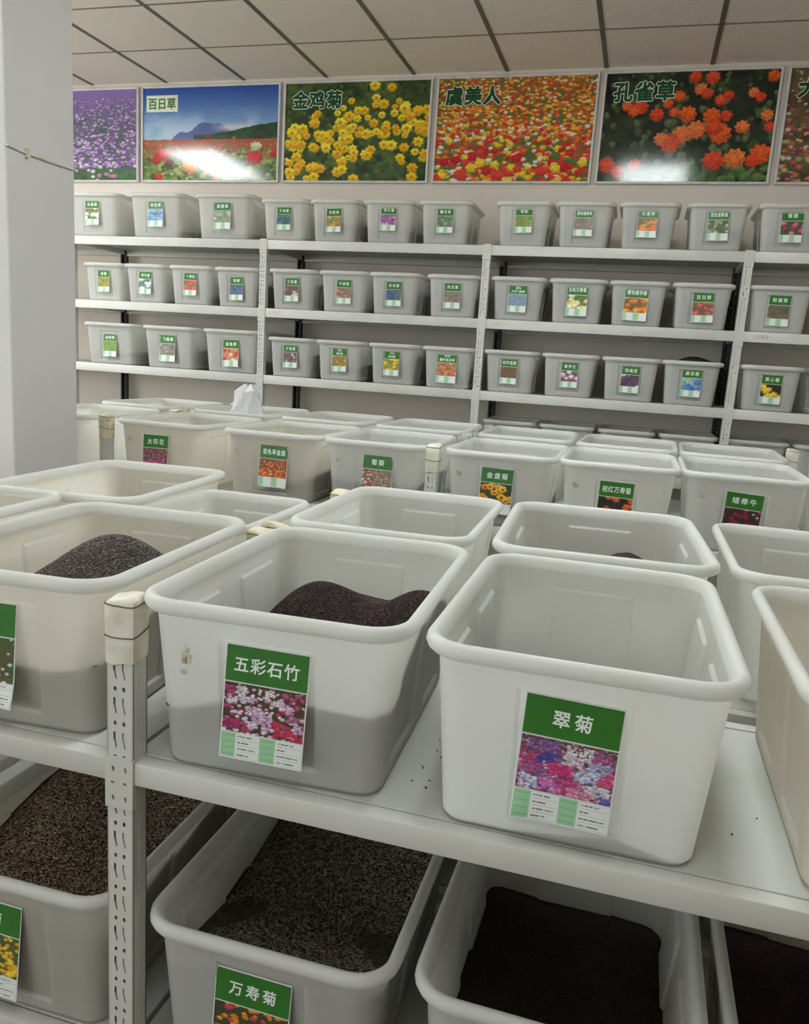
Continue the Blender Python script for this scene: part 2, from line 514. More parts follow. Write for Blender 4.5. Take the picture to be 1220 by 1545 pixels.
def label_picture(style, wd, h, seed):
    rng = np.random.default_rng(seed)
    c1, c2, cols, n, r0, r1 = PIC[style]
    img = base_field(rng, h, wd, c1, c2, 5)
    img = np.clip(img * (0.85 + 0.3 * rng.random((h, wd, 1))), 0, 1)
    eye = (120, 70, 30) if style == 'calendula' else None
    meadow(rng, img, cols, n, r0, r1, -0.02, 1.02, 5 if r1 > .06 else 0, 0.85, eye)
    for cx, cy, sx, sy, col, k, r in (CLUSTERS.get(style, []) if wd > 60 else []):
        for _ in range(k):
            c = np.clip(np.array(col) * (.85 + .3 * rng.random()), 0, 255)
            blob(img, rng, (cx + sx * (rng.random() * 2 - 1)) * wd, (cy + sy * (rng.random() * 2 - 1)) * h, r * wd * (.7 + .6 * rng.random()), c, 5, .85,
                 (150, 60, 110) if style == 'dianthus' and rng.random() < .6 else None, .35)
    if style == 'pale_pink':
        meadow(rng, img, [(190, 50, 70), (96, 120, 60), (230, 226, 220)], 40, .03, .05, 0, 1, 0, .8, None, 0, .35)
    return img


def table_picture(wd, h, rng):
    img = np.ones((h, wd, 3)) * np.array((226, 232, 228)) / 255
    g = np.array((156, 204, 160)) / 255
    img[:, int(wd * .0):int(wd * .19)] = g
    img[:, int(wd * .49):int(wd * .68)] = g
    rows = 4
    for k in range(rows):
        y = int((k + .5) * h / rows)
        if wd > 60:
            for x0, x1 in ((.21, .47), (.70, .99)):
                a, b = int(wd * x0), int(wd * (x0 + (x1 - x0) * (.45 + .5 * rng.random())))
                t = rng.random(max(0, b - a))
                seg = np.where(t > .3, .36, .85)[None, :, None]
                img[y - 1:y + 1, a:b] = np.minimum(img[y - 1:y + 1, a:b], seg + .12 * rng.random((2, b - a, 1)))
                img[min(h - 1, int((k + 1) * h / rows) - 1), int(wd * x0):int(wd * x1)] = .78
            for x0, x1 in ((.02, .17), (.51, .66)):
                img[y - 1:y + 1, int(wd * x0):int(wd * x1)] *= .9
    return img


# ------------------------------------------------------------------ lettering
TEXT_CACHE = {}


def text_mesh(s, height, offset=0.0, width=None, spacing=1.0):
    key = (s, round(height, 4), offset, width, spacing)
    if key in TEXT_CACHE:
        return TEXT_CACHE[key]
    c = bpy.data.curves.new('lettering', 'FONT')
    c.body = s
    c.size = 1.0
    c.resolution_u = 2
    c.space_character = spacing
    c.align_x = 'CENTER'
    c.align_y = 'CENTER'
    o = bpy.data.objects.new('lettering', c)
    COL.objects.link(o)
    dg = bpy.context.evaluated_depsgraph_get()
    me = bpy.data.meshes.new_from_object(o.evaluated_get(dg))
    bpy.data.objects.remove(o)
    bpy.data.curves.remove(c)
    n = len(me.vertices)
    co = np.zeros(n * 3, np.float32)
    me.vertices.foreach_get('co', co)
    co = co.reshape(-1, 3)
    mn, mx = co.min(0), co.max(0)
    co -= (mn + mx) / 2
    k = height / (mx[1] - mn[1])
    kx = k
    if width is not None and (mx[0] - mn[0]) * k > width:
        kx = width / (mx[0] - mn[0])
    base = np.stack([co[:, 0] * kx, np.zeros(n), co[:, 1] * k], -1)
    polys = [tuple(p.vertices) for p in me.polygons]
    bpy.data.meshes.remove(me)
    V, F = [], []
    r = offset * height
    dirs = [(0, 0)] if offset == 0 else [(r * math.cos(2 * math.pi * q / 8), r * math.sin(2 * math.pi * q / 8)) for q in range(8)]
    for q, (dx, dz) in enumerate(dirs):
        b = len(V)
        V += [(x + dx, y - q * 2e-6, z + dz) for x, y, z in base.tolist()]
        F += [tuple(b + i for i in p) for p in polys]
    me = mesh_of('lettering_' + str(len(TEXT_CACHE)), V, F)
    TEXT_CACHE[key] = me
    return me


# ------------------------------------------------------------------ the bins
class BinType:
    """a tapered milky tub with recessed panels and a rolled rim; y = -hy is the front"""

    def __init__(self, W, D, H, fw, side, rb=0.034, rt=0.05):
        self.H = H
        self.o = 0.017                                   # how far the rim stands out
        self.top = (W / 2 - self.o, D / 2 - self.o)
        self.bot = (self.top[0] - 0.0225 * W / .41, self.top[1] - 0.0225 * W / .41)
        self.W, self.D = W, D
        self.fw = fw                                     # half width of the panel in the short walls
        self.side = side                                 # (centre, half width) of the panels in the long walls
        self.rb, self.rt = rb, rt
        self.zp = (0.026 * H / .268, H - 0.052 * H / .268)
        self.t = 0.0035
        self.inset = 0.0055

    def half(self, z):
        k = min(max(z / self.H, 0), 1)
        return tuple(b + (t - b) * k for b, t in zip(self.bot, self.top)) + (self.rb + (self.rt - self.rb) * k,)

    def ring(self, z, off=0.0, panel=0.0):
        """points of one level; off grows the outline, panel pushes the recesses in"""
        hx, hy, r = self.half(z)
        hx, hy, r = hx + off, hy + off, max(r + off, 0.004)
        e = 0.005
        fw, (sc, sw) = self.fw, self.side
        xs = [(-fw - e, 0), (-fw, 1), (fw, 1), (fw + e, 0)]
        ys = [(-sc - sw - e, 0), (-sc - sw, 1), (-sc + sw, 1), (-sc + sw + e, 0), (sc - sw - e, 0), (sc - sw, 1), (sc + sw, 1), (sc + sw + e, 0)]
        d = self.inset * panel
        P = []

        def arc(cx, cy, a0):
            for k in range(7):
                a = a0 + math.pi / 2 * k / 6
                P.append((cx + r * math.cos(a), cy + r * math.sin(a)))
        arc(-hx + r, -hy + r, math.pi)
        P.extend((x, -hy + d * f) for x, f in xs)
        arc(hx - r, -hy + r, 1.5 * math.pi)
        P.extend((hx - d * f, y) for y, f in ys)
        arc(hx - r, hy - r, 0)
        P.extend((-x, hy - d * f) for x, f in xs)
        arc(-hx + r, hy - r, math.pi / 2)
        P.extend((-hx + d * f, -y) for y, f in ys)
        return P

    def panel_at(self, z):
        a, b = self.zp
        e = 0.005
        return min(max((z - a) / e, 0), 1) * min(max((b - z) / e, 0), 1)

    def loft(self, levels, cap_first=False, cap_last=False):
        V, F = [], []
        for z, zr, off, pan in levels:
            V += [(x, y, z) for x, y in self.ring(zr, off, pan)]
        n = len(V) // len(levels)
        for i in range(len(levels) - 1):
            for k in range(n):
                k2 = (k + 1) % n
                F.append((i * n + k, i * n + k2, (i + 1) * n + k2, (i + 1) * n + k))
        if cap_first:
            F.append(tuple(reversed(range(n))))
        if cap_last:
            b = (len(levels) - 1) * n
            F.append(tuple(b + k for k in range(n)))
        return V, F

    def build(self, name):
        H, t = self.H, self.t
        a, b = self.zp
        e = 0.005
        zr = H - 0.0225
        out = [(0, 0, -0.010, 0), (0.002, 0, -0.004, 0), (0.008, 0.008, 0, 0), (a, a, 0, 0), (a + e, a + e, 0, 1),
               (b - e, b - e, 0, 1), (b, b, 0, 0), (zr, zr, 0, 0)]
        inn = [(zr, zr, -t, 0), (b, b, -t, 0), (b - e, b - e, -t, 1), (a + e, a + e, -t, 1), (a, a, -t, 0), (0.012, 0.012, -t, 0),
               (0.006, 0, -t - .004, 0), (0.004, 0, -t - .012, 0)]
        V, F = self.loft(out + inn, True, True)
        self.tub = mesh_of(name + '_tub', V, F, True, 28)
        o = self.o
        z0 = zr - .001
        lip = [(z0, z0, 0.0, 0), (z0, z0, o * .72, 0), (z0 + .003, z0, o * .93, 0), (H - .014, H, o * 1.0, 0), (H - .006, H, o * .92, 0),
               (H - .0015, H, o * .68, 0), (H, H, o * .40, 0), (H - .002, H, o * .08, 0), (H - .008, H, -.002, 0), (H - .018, H - .018, -t, 0), (z0, z0, -t, 0)]
        V, F = self.loft(lip)
        self.rim = mesh_of(name + '_rim', V, F, True, 60)
        return self

    def front_face(self):
        """tilt of the front wall and its y at the height z"""
        ang = math.atan2(self.top[1] - self.bot[1], self.H)
        return ang

    def heap(self, name, hfun, nr=14, rough=0.0, seed=1):
        """a body of seeds filling the tub up to hfun(x, y)"""
        rng = np.random.default_rng(seed)
        gap = -self.t - 0.0010
        n = len(self.ring(0.05))
        hs = []
        for k in range(n):
            z = 0.1
            for _ in range(3):
                x, y = self.ring(z, gap, 1)[k]
                z = min(max(hfun(x, y), 0.007), self.H - .02)
            hs.append(z)
        V, F = [], []
        cx = cy = 0.0
        V.append((cx, cy, hfun(cx, cy)))
        for j in range(1, nr + 1):
            s = j / nr
            for k in range(n):
                x, y = self.ring(hs[k], gap - .0005, self.panel_at(hs[k]))[k]
                x, y = x * s, y * s
                z = hs[k] if j == nr else max(hfun(x, y), .007)
                if j < nr and rough:
                    z += (rng.random() - .5) * rough
                V.append((x, y, z))
        for k in range(n):
            k2 = (k + 1) % n
            F.append((0, 1 + k, 1 + k2))
            for j in range(nr - 1):
                b0, b1 = 1 + j * n, 1 + (j + 1) * n
                F.append((b0 + k, b1 + k, b1 + k2, b0 + k2))
        last = 1 + (nr - 1) * n
        a, b = self.zp
        e = .005
        stops = [b, b - e, a + e, a, .010]
        prev = last
        for st in stops:
            base = len(V)
            for k in range(n):
                z = min(hs[k], st)
                x, y = self.ring(z, gap, self.panel_at(z))[k]
                V.append((x, y, z))
            for k in range(n):
                k2 = (k + 1) % n
                F.append((prev + k, base + k, base + k2, prev + k2))
            prev = base
        F.append(tuple(reversed([prev + k for k in range(n)])))
        return mesh_of(name, V, F, True, 50)


BIG = BinType(.415, .57, .268, .070, (.115, .068)).build('large_bin')
SML = BinType(.324, .42, .240, .062, (.085, .055), .028, .036).build('small_bin')
TYPES = {'big': BIG, 'small': SML}

# parts of a label that every label of one size shares
LAB = {}


def label_set(lw, lh, res):
    key = (round(lw, 4), round(lh, 4), res)
    if key not in LAB:
        rng = np.random.default_rng(7)
        paper = MB().box(-lw / 2, lw / 2, -.0003, .0003, -lh, 0).mesh('label_paper_sheet')
        band = MB().box(-lw / 2 + lw * .012, lw / 2 - lw * .012, -.0002, .0002, -lh * .325, -lh * .015).mesh('label_title_band')
        tw, th = (110, 40) if res == 'near' else (40, 8) if res == 'mid' else (18, 4)
        tab = raster_mesh('label_table', table_picture(tw, th, rng), -lw * .485, lw * .485, -lh * .985, -lh * .775, 0)
        LAB[key] = (paper, band, tab)
    return LAB[key]


def add_label(root, bt, lines, style, lw, lh, ztop, res, seed, xoff=0.0, tilt=0.0, curl=None):
    """a paper label glued into the recess of the front wall: paper > title band, title, flower photo, table"""
    ang = bt.front_face()
    z = bt.H - ztop
    hy = bt.half(z)[1]
    ydepth = -hy + bt.inset - .0014
    paper, band, tab = label_set(lw, lh, res)
    if curl:
        def bend(X, Z):
            sx, cx0, cz0, amt, reach = curl
            d = np.clip(1 - np.hypot((X - cx0) / reach, (Z - cz0) / reach), 0, 1)
            return -amt * d ** 1.5
        n1, n2 = 16, 22
        V, F = [], []
        for s in (0, 1):
            for j in range(n2 + 1):
                for i in range(n1 + 1):
                    X, Z = -lw / 2 + lw * i / n1, -lh * j / n2
                    V.append((X, float(bend(np.float64(X), np.float64(Z))) + (.0006 if s else 0) - .0003, Z))
        q = (n1 + 1) * (n2 + 1)
        for j in range(n2):
            for i in range(n1):
                a = j * (n1 + 1) + i
                F.append((a, a + n1 + 1, a + n1 + 2, a + 1))
                F.append((q + a, q + a + 1, q + a + n1 + 2, q + a + n1 + 1))
        paper = mesh_of('label_paper_curled', V, F, True)
    else:
        bend = None
    p = obj('label', paper, M_PAPER, root, (xoff, ydepth, z), (-ang, tilt, 0))
    obj('title_band', band, M_GREEN, p, (0, -.0007, 0))
    if len(lines) == 1:
        n = len(lines[0])
        tm = text_mesh(lines[0], lh * .130, .019, lw * (.80 if n > 3 else .66), 1.12 if n > 3 else 1.35)
        obj('title', tm, M_WHITE, p, (0, -.0012, -lh * .172))
    else:
        for k, s in enumerate(lines):
            tm = text_mesh(s, lh * .094, .017, lw * .80, 1.05)
            obj('title', tm, M_WHITE, p, (0, -.0012, -lh * (.098 + .135 * k)))
    pw, ph = {'near': (104, 78), 'mid': (46, 34), 'far': (20, 15)}[res]
    img = label_picture(style, pw, ph, seed)
    pm = raster_mesh('label_photo', img, -lw * .485, lw * .485, -lh * .765, -lh * .338, 0, bend)
    obj('flower_photo', pm, M_PRINT, p, (0, -.0007, 0))
    if curl:
        rng = np.random.default_rng(7)
        tab = raster_mesh('label_table_curled', table_picture(110, 40, rng), -lw * .485, lw * .485, -lh * .985, -lh * .775, 0, bend)
    obj('info_table', tab, M_PRINT, p, (0, -.0007, 0))
    return p


def seed_bin(kind, x, y, z, rot, label, group, scale=(1, 1, 1), warm=False):
    bt = TYPES[kind]
    o = empty('seed_bin', (x, y, z), rot)
    tag(o, label, 'bin', group)
    if scale != (1, 1, 1):
        o.scale = scale
    tb = obj('tub', bt.tub, M_PLAST, o)
    if warm:
        tb.material_slots[0].link = 'OBJECT'
        tb.material_slots[0].material = M_PLAST_W
    obj('rim', bt.rim, M_RIM, o)
    return o


HEAPS = {}


def seeds_in(kind, x, y, z, rot, mat, label, hfun, key=None, nr=12, rough=0.0, scale=(1, 1, 1), name='seed_heap'):
    bt = TYPES[kind]
    if key is not None and key in HEAPS:
        me = HEAPS[key]
    else:
        me = bt.heap('seed_body', hfun, nr, rough)
        me.materials.append(mat)
        if key is not None:
            HEAPS[key] = me
    o = bpy.data.objects.new(name, me)
    o.location = (x, y, z + .0005)
    o.rotation_euler = (0, 0, rot)
    o.scale = scale
    link(o)
    tag(o, label, 'seeds', None, 'stuff')
    return o


def grains(parent, bt, hfun, n, length, rad, dark, pale, seed, region=None, palefrac=.5, lift=.0008):
    """single seeds lying on the heap, one mesh; each is a slim eight-sided grain with a pale end"""
    rng = np.random.default_rng(seed)
    hx, hy, _ = bt.half(.16)
    hx, hy = hx - .014, hy - .014
    px = (rng.random(n) * 2 - 1) * hx
    py = (rng.random(n) * 2 - 1) * hy
    if region is not None:
        keep = region(px, py)
        px, py = px[keep], py[keep]
        n = len(px)
    f = np.vectorize(hfun)
    e = .004
    pz = f(px, py)
    gx, gy = (f(px + e, py) - pz) / e, (f(px, py + e) - pz) / e
    a = rng.random(n) * 2 * np.pi
    dx, dy = np.cos(a), np.sin(a)
    dz = gx * dx + gy * dy + (rng.random(n) - .5) * .7
    d = np.stack([dx, dy, dz], -1)
    d /= np.linalg.norm(d, axis=1)[:, None]
    up = np.stack([-gx, -gy, np.ones(n)], -1)
    s = np.cross(d, up)
    s /= np.linalg.norm(s, axis=1)[:, None]
    t = np.cross(s, d)
    L = length * (.7 + .6 * rng.random(n))[:, None] / 2
    r = rad * (.8 + .4 * rng.random(n))[:, None]
    c = np.stack([px, py, pz + lift], -1)
    V = np.stack([c - d * L, c + s * r - d * L * .1, c + t * r - d * L * .1, c - s * r - d * L * .1, c - t * r - d * L * .1, c + d * L], 1)
    b = (np.arange(n) * 6)[:, None, None]
    tri = np.array([(0, 2, 1), (0, 3, 2), (0, 4, 3), (0, 1, 4), (5, 1, 2), (5, 2, 3), (5, 3, 4), (5, 4, 1)])[None]
    F = (b + tri).reshape(-1, 3)
    V = V.reshape(-1, 3)
    me = bpy.data.meshes.new('seed_grains')
    me.vertices.add(len(V))
    me.vertices.foreach_set('co', V.astype(np.float32).ravel())
    me.loops.add(len(F) * 3)
    me.loops.foreach_set('vertex_index', F.astype(np.int32).ravel())
    me.polygons.add(len(F))
    me.polygons.foreach_set('loop_start', np.arange(0, len(F) * 3, 3, dtype=np.int32))
    me.update(calc_edges=True)
    k = (rng.random(n) < palefrac)[:, None]
    dk, pl = s2l(np.array(dark) / 255), s2l(np.array(pale) / 255)
    br = (.6 + .8 * rng.random(n))[:, None]
    cd = dk[None] * br
    cp = np.where(k, pl[None] * br, dk[None] * br)
    C = np.stack([cd, cd, cd, cd, cd, cp], 1).reshape(-1, 3)
    mid = (cd + cp) / 2
    C = C.reshape(-1, 6, 3)
    C[:, 2] = mid
    color_layer(me, np.clip(C.reshape(-1, 3), 0, 1))
    g = obj('grain', me, M_GRAIN, parent)
    g['kind'] = 'stuff'
    return g


# ------------------------------------------------------------------ the racks
POST_W, POST_D = .045, .036


def post_mesh(h):
    mb = MB()
    wv, t = POST_W, .002
    p = .055
    n = int(h / p)
    oval = lambda cx, cz: [(cx + .0028 * math.cos(a), cz + .0042 * math.sin(a)) for a in [2 * math.pi * k / 8 for k in range(8)]]
    key = lambda cx, cz: [(cx - .0032, cz + .014), (cx + .0008, cz + .014), (cx + .0008, cz + .002), (cx + .0034, cz - .011), (cx + .0010, cz - .012), (cx - .0016, cz - .001), (cx - .0032, cz + .002)]
    for k in range(n + 1):
        z0, z1 = k * p, min((k + 1) * p, h)
        if z1 - z0 < .003:
            continue
        outer = [(-wv / 2, z0), (wv / 2, z0), (wv / 2, z1), (-wv / 2, z1)]
        full = z1 - z0 > p * .98
        holes = [oval(-.0085, z0 + .009), oval(.0065, z0 + .009), key(-.0085, z0 + .036), key(.0065, z0 + .036)] if full else []
        mb.plate(outer, holes, 0, t)
        if full:
            mb.box(.0015, .0125, t + .0006, t + .0016, z0 + .020, z0 + .053)
    for s in (-1, 1):
        xa, xb = sorted((s * wv / 2, s * (wv / 2 - t)))
        mb.box(xa, xb, 0, POST_D, 0, h)
        xa, xb = sorted((s * wv / 2, s * (wv / 2 - .010)))
        mb.box(xa, xb, POST_D - t, POST_D, 0, h)
        mb.box(s * wv / 2 - .001, s * wv / 2 + .001, POST_D * .42, POST_D * .58, 0, h)
    return mb.mesh('rack_post')


def beam_mesh(L, h):
    mb = MB()
    mb.box(0, L, 0, .028, -h, 0, .0025)
    mb.box(0, L, .020, .030, -.014, -.004)
    return mb.mesh('rack_beam', True, 30)


def end_plate_mesh(side):
    """folded connector: covers half the face of the post and turns back along its side"""
    mb = MB()
    s = side
    a, b = 0.0, .0215
    x0, x1 = (a, b) if s > 0 else (-b, -a)
    cx = (x0 + x1) / 2
    hole = [(cx + .0035 * math.cos(q), -.036 + .0022 * math.sin(q)) for q in [2 * math.pi * k / 8 for k in range(8)]]
    slot = lambda cz: [(cx - .002, cz + .005), (cx + .0025, cz + .004), (cx + .003, cz - .005), (cx - .0005, cz - .003)]
    mb.plate([(x0, -.078), (x1, -.078), (x1, .006), (x0, .006)], [hole, slot(-.014), slot(-.062)], -.0035, -.0008)
    xe = x1 if s > 0 else x0
    mb.box(min(xe, xe + s * .0025), max(xe, xe + s * .0025), -.0035, .030, -.078, .004)
    return mb.mesh('connector')


PM, BM_, EP = {}, {}, {s: end_plate_mesh(s) for s in (-1, 1)}


def cache(d, k, f):
    k = round(k, 4)
    if k not in d:
        d[k] = f(k)
    return d[k]


def rack(label, xs, y0, y1, levels, ztop, group=None, skew=0.0, rear_mat=None, bh=.054):
    """one run of boltless shelving; things: post, beam (> connector), side_beam, shelf_board"""
    o = empty('shelving_rack', (0, 0, 0))
    tag(o, label, 'shelving', group)
    posts = {}
    for k, x in enumerate(xs):
        posts[k, 0] = obj('post', cache(PM, ztop, post_mesh), M_STEEL, o, (x, y0, 0))
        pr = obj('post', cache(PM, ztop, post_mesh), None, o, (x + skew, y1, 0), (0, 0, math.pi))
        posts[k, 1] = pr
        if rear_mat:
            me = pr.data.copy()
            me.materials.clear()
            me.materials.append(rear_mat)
            pr.data = me
    D = y1 - y0
    for z in levels:
        for k in range(len(xs) - 1):
            xa, xb = xs[k] + POST_W / 2, xs[k + 1] - POST_W / 2
            for rear in (0, 1):
                sx = skew if rear else 0
                b = obj('beam', cache(BM_, xb - xa + 10 * bh, lambda k: beam_mesh(xb - xa, bh)), M_STEEL, o, (xa + sx, y0, z) if not rear else (xb + sx, y1, z), (0, 0, 0 if not rear else math.pi))
                if not rear:
                    obj('connector', EP[1], M_STEEL, b, (-POST_W / 2, 0, 0))
                    obj('connector', EP[-1], M_STEEL, b, (xb - xa + POST_W / 2, 0, 0))
            bd = MB().box(xa - .018, xb + .018, y0 + .0315, y1 - .0315, z - .016, z - .001, .0015).mesh('board')
            obj('shelf_board', bd, M_BOARD, o)
        for k, x in enumerate(xs):
            sb = MB().box(x - .012, x + .012, y0 + POST_D, y1 - POST_D, z - .046, z - .018).mesh('side_bar')
            obj('side_beam', sb, M_STEEL, o)
    return o, posts


def tape_on(post, ztop, dirty=False, seed=0):
    """white tape wound round the head of a post and tied with string"""
    rng = random.Random(seed)
    hw = POST_W / 2 + .0035
    V, F = [], []
    zs = [ztop + .006, ztop + .001, ztop - .022, ztop - .040, ztop - .052, ztop - .060, ztop - .075, ztop - .092]
    ks = [.82, 1.02, 1.03, 1.0, .99, 1.0, .99, .97]
    n = 24
    for z, k in zip(zs, ks):
        for i in range(n):
            a = 2 * math.pi * i / n
            ca, sa = math.cos(a), math.sin(a)
            q = (abs(ca) ** 8 + abs(sa) ** 8) ** (-1 / 8)
            dz = (rng.random() - .5) * .003 + .004 * math.sin(a + seed)
            V.append((hw * k * q * ca, POST_D / 2 + (POST_D / 2 + .0035) * k * q * sa, z + dz))
    for j in range(len(zs) - 1):
        for i in range(n):
            i2 = (i + 1) % n
            F.append((j * n + i, (j + 1) * n + i, (j + 1) * n + i2, j * n + i2))
    F.append(tuple(range(n)))
    obj('tape_wrap', mesh_of('post_tape', V, F, True, 50), M_TAPED if dirty else M_TAPE, post)
    for z0, sl in ((ztop - .047, .006), (ztop - .002, .002)):
        pts = []
        for i in range(n + 1):
            a = 2 * math.pi * i / n
            ca, sa = math.cos(a), math.sin(a)
            q = (abs(ca) ** 8 + abs(sa) ** 8) ** (-1 / 8)
            pts.append((hw * 1.02 * q * ca, POST_D / 2 + (POST_D / 2 + .0042) * q * sa, z0 - sl * math.sin(a * 1 + 2.2 + seed) + (rng.random() - .5) * .001))
        obj('string', MB().tube(pts, .0011, 5, False).mesh('tie'), M_BAND, post)


# ================================================================== the room
X0, X1, YB, YF = -6.5, 3.4, 5.33, -3.0


def struct(name, mesh, mat, parent=None):
    o = obj(name, mesh, mat, parent)
    if parent is None:
        o['kind'] = 'structure'
    return o


struct('floor', MB().box(X0 - .2, X1 + .2, YF - .2, YB + .2, -.1, 0).mesh('floor_slab'), M_FLOOR)
struct('wall_back', MB().box(X0 - .2, X1 + .2, YB, YB + .15, 0, CEIL + .2).mesh('wall_b'), M_WALL)
struct('wall_right', MB().box(X1, X1 + .15, YF, YB, 0, CEIL + .2).mesh('wall_r'), M_WALL)


def wall_open(name, axis, pos, th, a0, a1, holes):
    """a wall with window openings: holes = (from, to, sill, head)"""
    mb = MB()

    def bx(p, q, z0, z1):
        if axis == 'x':
            mb.box(pos, pos + th, p, q, z0, z1)
        else:
            mb.box(p, q, pos, pos + th, z0, z1)
    cur = a0
    for h0, h1, s, t in sorted(holes):
        bx(cur, h0, 0, CEIL + .2)
        bx(h0, h1, 0, s)
        bx(h0, h1, t, CEIL + .2)
        cur = h1
    bx(cur, a1, 0, CEIL + .2)
    return struct(name, mb.mesh(name + '_mesh'), M_WALL)


wall_open('wall_left', 'x', X0 - .15, .15, YF, YB, [(-1.2, .6, 1.1, 2.7), (1.4, 3.4, 1.1, 2.7)])
wall_open('wall_front', 'y', YF - .15, .15, X0, X1, [(-5.1, -.9, .9, 2.9)])
for k, (axis, p, a, b, s, t) in enumerate([('x', X0 - .1, -1.2, .6, 1.1, 2.7), ('x', X0 - .1, 1.4, 3.4, 1.1, 2.7), ('y', YF - .1, -5.1, -.9, .9, 2.9)]):
    mb = MB()
    for q0, q1, z0, z1 in ((a, a + .05, s, t), (b - .05, b, s, t), (a, b, s, s + .05), (a, b, t - .05, t), ((a + b) / 2 - .025, (a + b) / 2 + .025, s, t)):
        if axis == 'x':
            mb.box(p, p + .05, q0, q1, z0, z1)
        else:
            mb.box(q0, q1, p, p + .05, z0, z1)
    struct('window_%d' % (k + 1), mb.mesh('window_frame'), M_ALU)

# suspended ceiling: one board per cell, dark runners along the room, thin ones across
ceil = struct('ceiling', MB().box(X0 - .2, X1 + .2, YF - .2, YB, CEIL + .06, CEIL + .12).mesh('ceiling_slab'), M_CEIL)
TS = .60
GX, GY = -3.4042, 4.7715
tile = MB().box(-.288, .288, -.291, .291, 0, .012, .002).mesh('tile')
lights_at = [(-6, -4), (0, -5), (-6, -9), (0, -10), (3, -5), (-3, -8), (-4, -4 + 8 - 12)]
LAMPS = {(-2, -4), (-2, -3), (5, -5), (5, -4), (5, -9), (5, -8), (-2, -9), (-2, -8), (1, -7), (1, -6)}
for i in range(-6, 12):
    xa = GX + TS * i
    struct('ceiling_runner', MB().box(xa - .012, xa + .012, YF, YB, CEIL - .003, CEIL + .03).mesh('runner'), M_BAR, ceil)
    for j in range(-13, 1):
        cx_, cy_ = xa + TS / 2, GY + TS * j + TS / 2
        if cx_ > X1 or cx_ < X0 + .1 or (i, j) in LAMPS or cy_ + .3 > YB + .05:
            continue
        obj('ceiling_tile', tile, M_CEIL, ceil, (cx_, cy_, CEIL))
for j in range(-13, 1):
    ya = GY + TS * j
    struct('ceiling_runner', MB().box(X0, X1, ya - .006, ya + .006, CEIL - .001, CEIL + .03).mesh('runner'), M_BARL, ceil)
last = MB().box(-.288, .288, GY + .009, YB - .001, 0, .012, .002).mesh('tile_cut')
for i in range(-6, 12):
    cx_ = GX + TS * i + TS / 2
    if X0 + .1 < cx_ < X1:
        pass
lamp_m = MB().box(-.285, .285, -.585, .585, .002, .006).mesh('lamp_panel')
frm = MB()
for a in ((-.30, -.285, -.60, .60), (.285, .30, -.60, .60), (-.285, .285, -.60, -.585), (-.285, .285, .585, .60)):
    frm.box(a[0], a[1], a[2], a[3], -.004, .02)
frm = frm.mesh('lamp_frame')
where = {(-2, -4): 'over the left aisle near the pillar', (5, -5): 'over the middle rack on the right', (5, -9): 'behind the photographer on the right',
         (-2, -9): 'behind the photographer on the left', (1, -7): 'over the front rack'}
for (i, j), wtxt in where.items():
    L = empty('ceiling_light', (GX + TS * i + TS / 2, GY + TS * j + TS, CEIL))
    tag(L, 'long white ceiling light panel ' + wtxt, 'light', 'ceiling light panels')
    obj('frame', frm, M_ALU, L)
    lm = lamp_m.copy()
    obj('diffuser', lm, M_LAMP_DIM if j < -6 else M_LAMP if i < 0 else M_LAMP_RIGHT, L)

# ------------------------------------------------------------------ pillar
PX0, PX1, PY0, PY1 = -2.44, -2.06, 2.30, 2.635
pl = struct('pillar', MB().box(PX0, PX1, PY0, PY1, 0, CEIL, .006).mesh('pillar_shaft'), M_PILLAR)
zc = EYE + .602
cable = MB().tube([(PX1 + .004, PY0, zc + .004), (PX1 + .005, PY0 + .09, zc), (PX1 + .006, PY0 + .2, zc), (PX1 + .004, PY1, zc + .003)], .0036, 8)
obj('cable', cable.mesh('cable_run'), M_TAPE, pl)
obj('cable_clip', MB().box(PX1, PX1 + .014, PY0 + .085, PY0 + .097, zc - .014, zc + .016, .002).mesh('clip'), M_TAPE, pl)

# ------------------------------------------------------------------ posters
PZ0, PZ1, PY = EYE + 1.136, EYE + 1.772, YB - .012


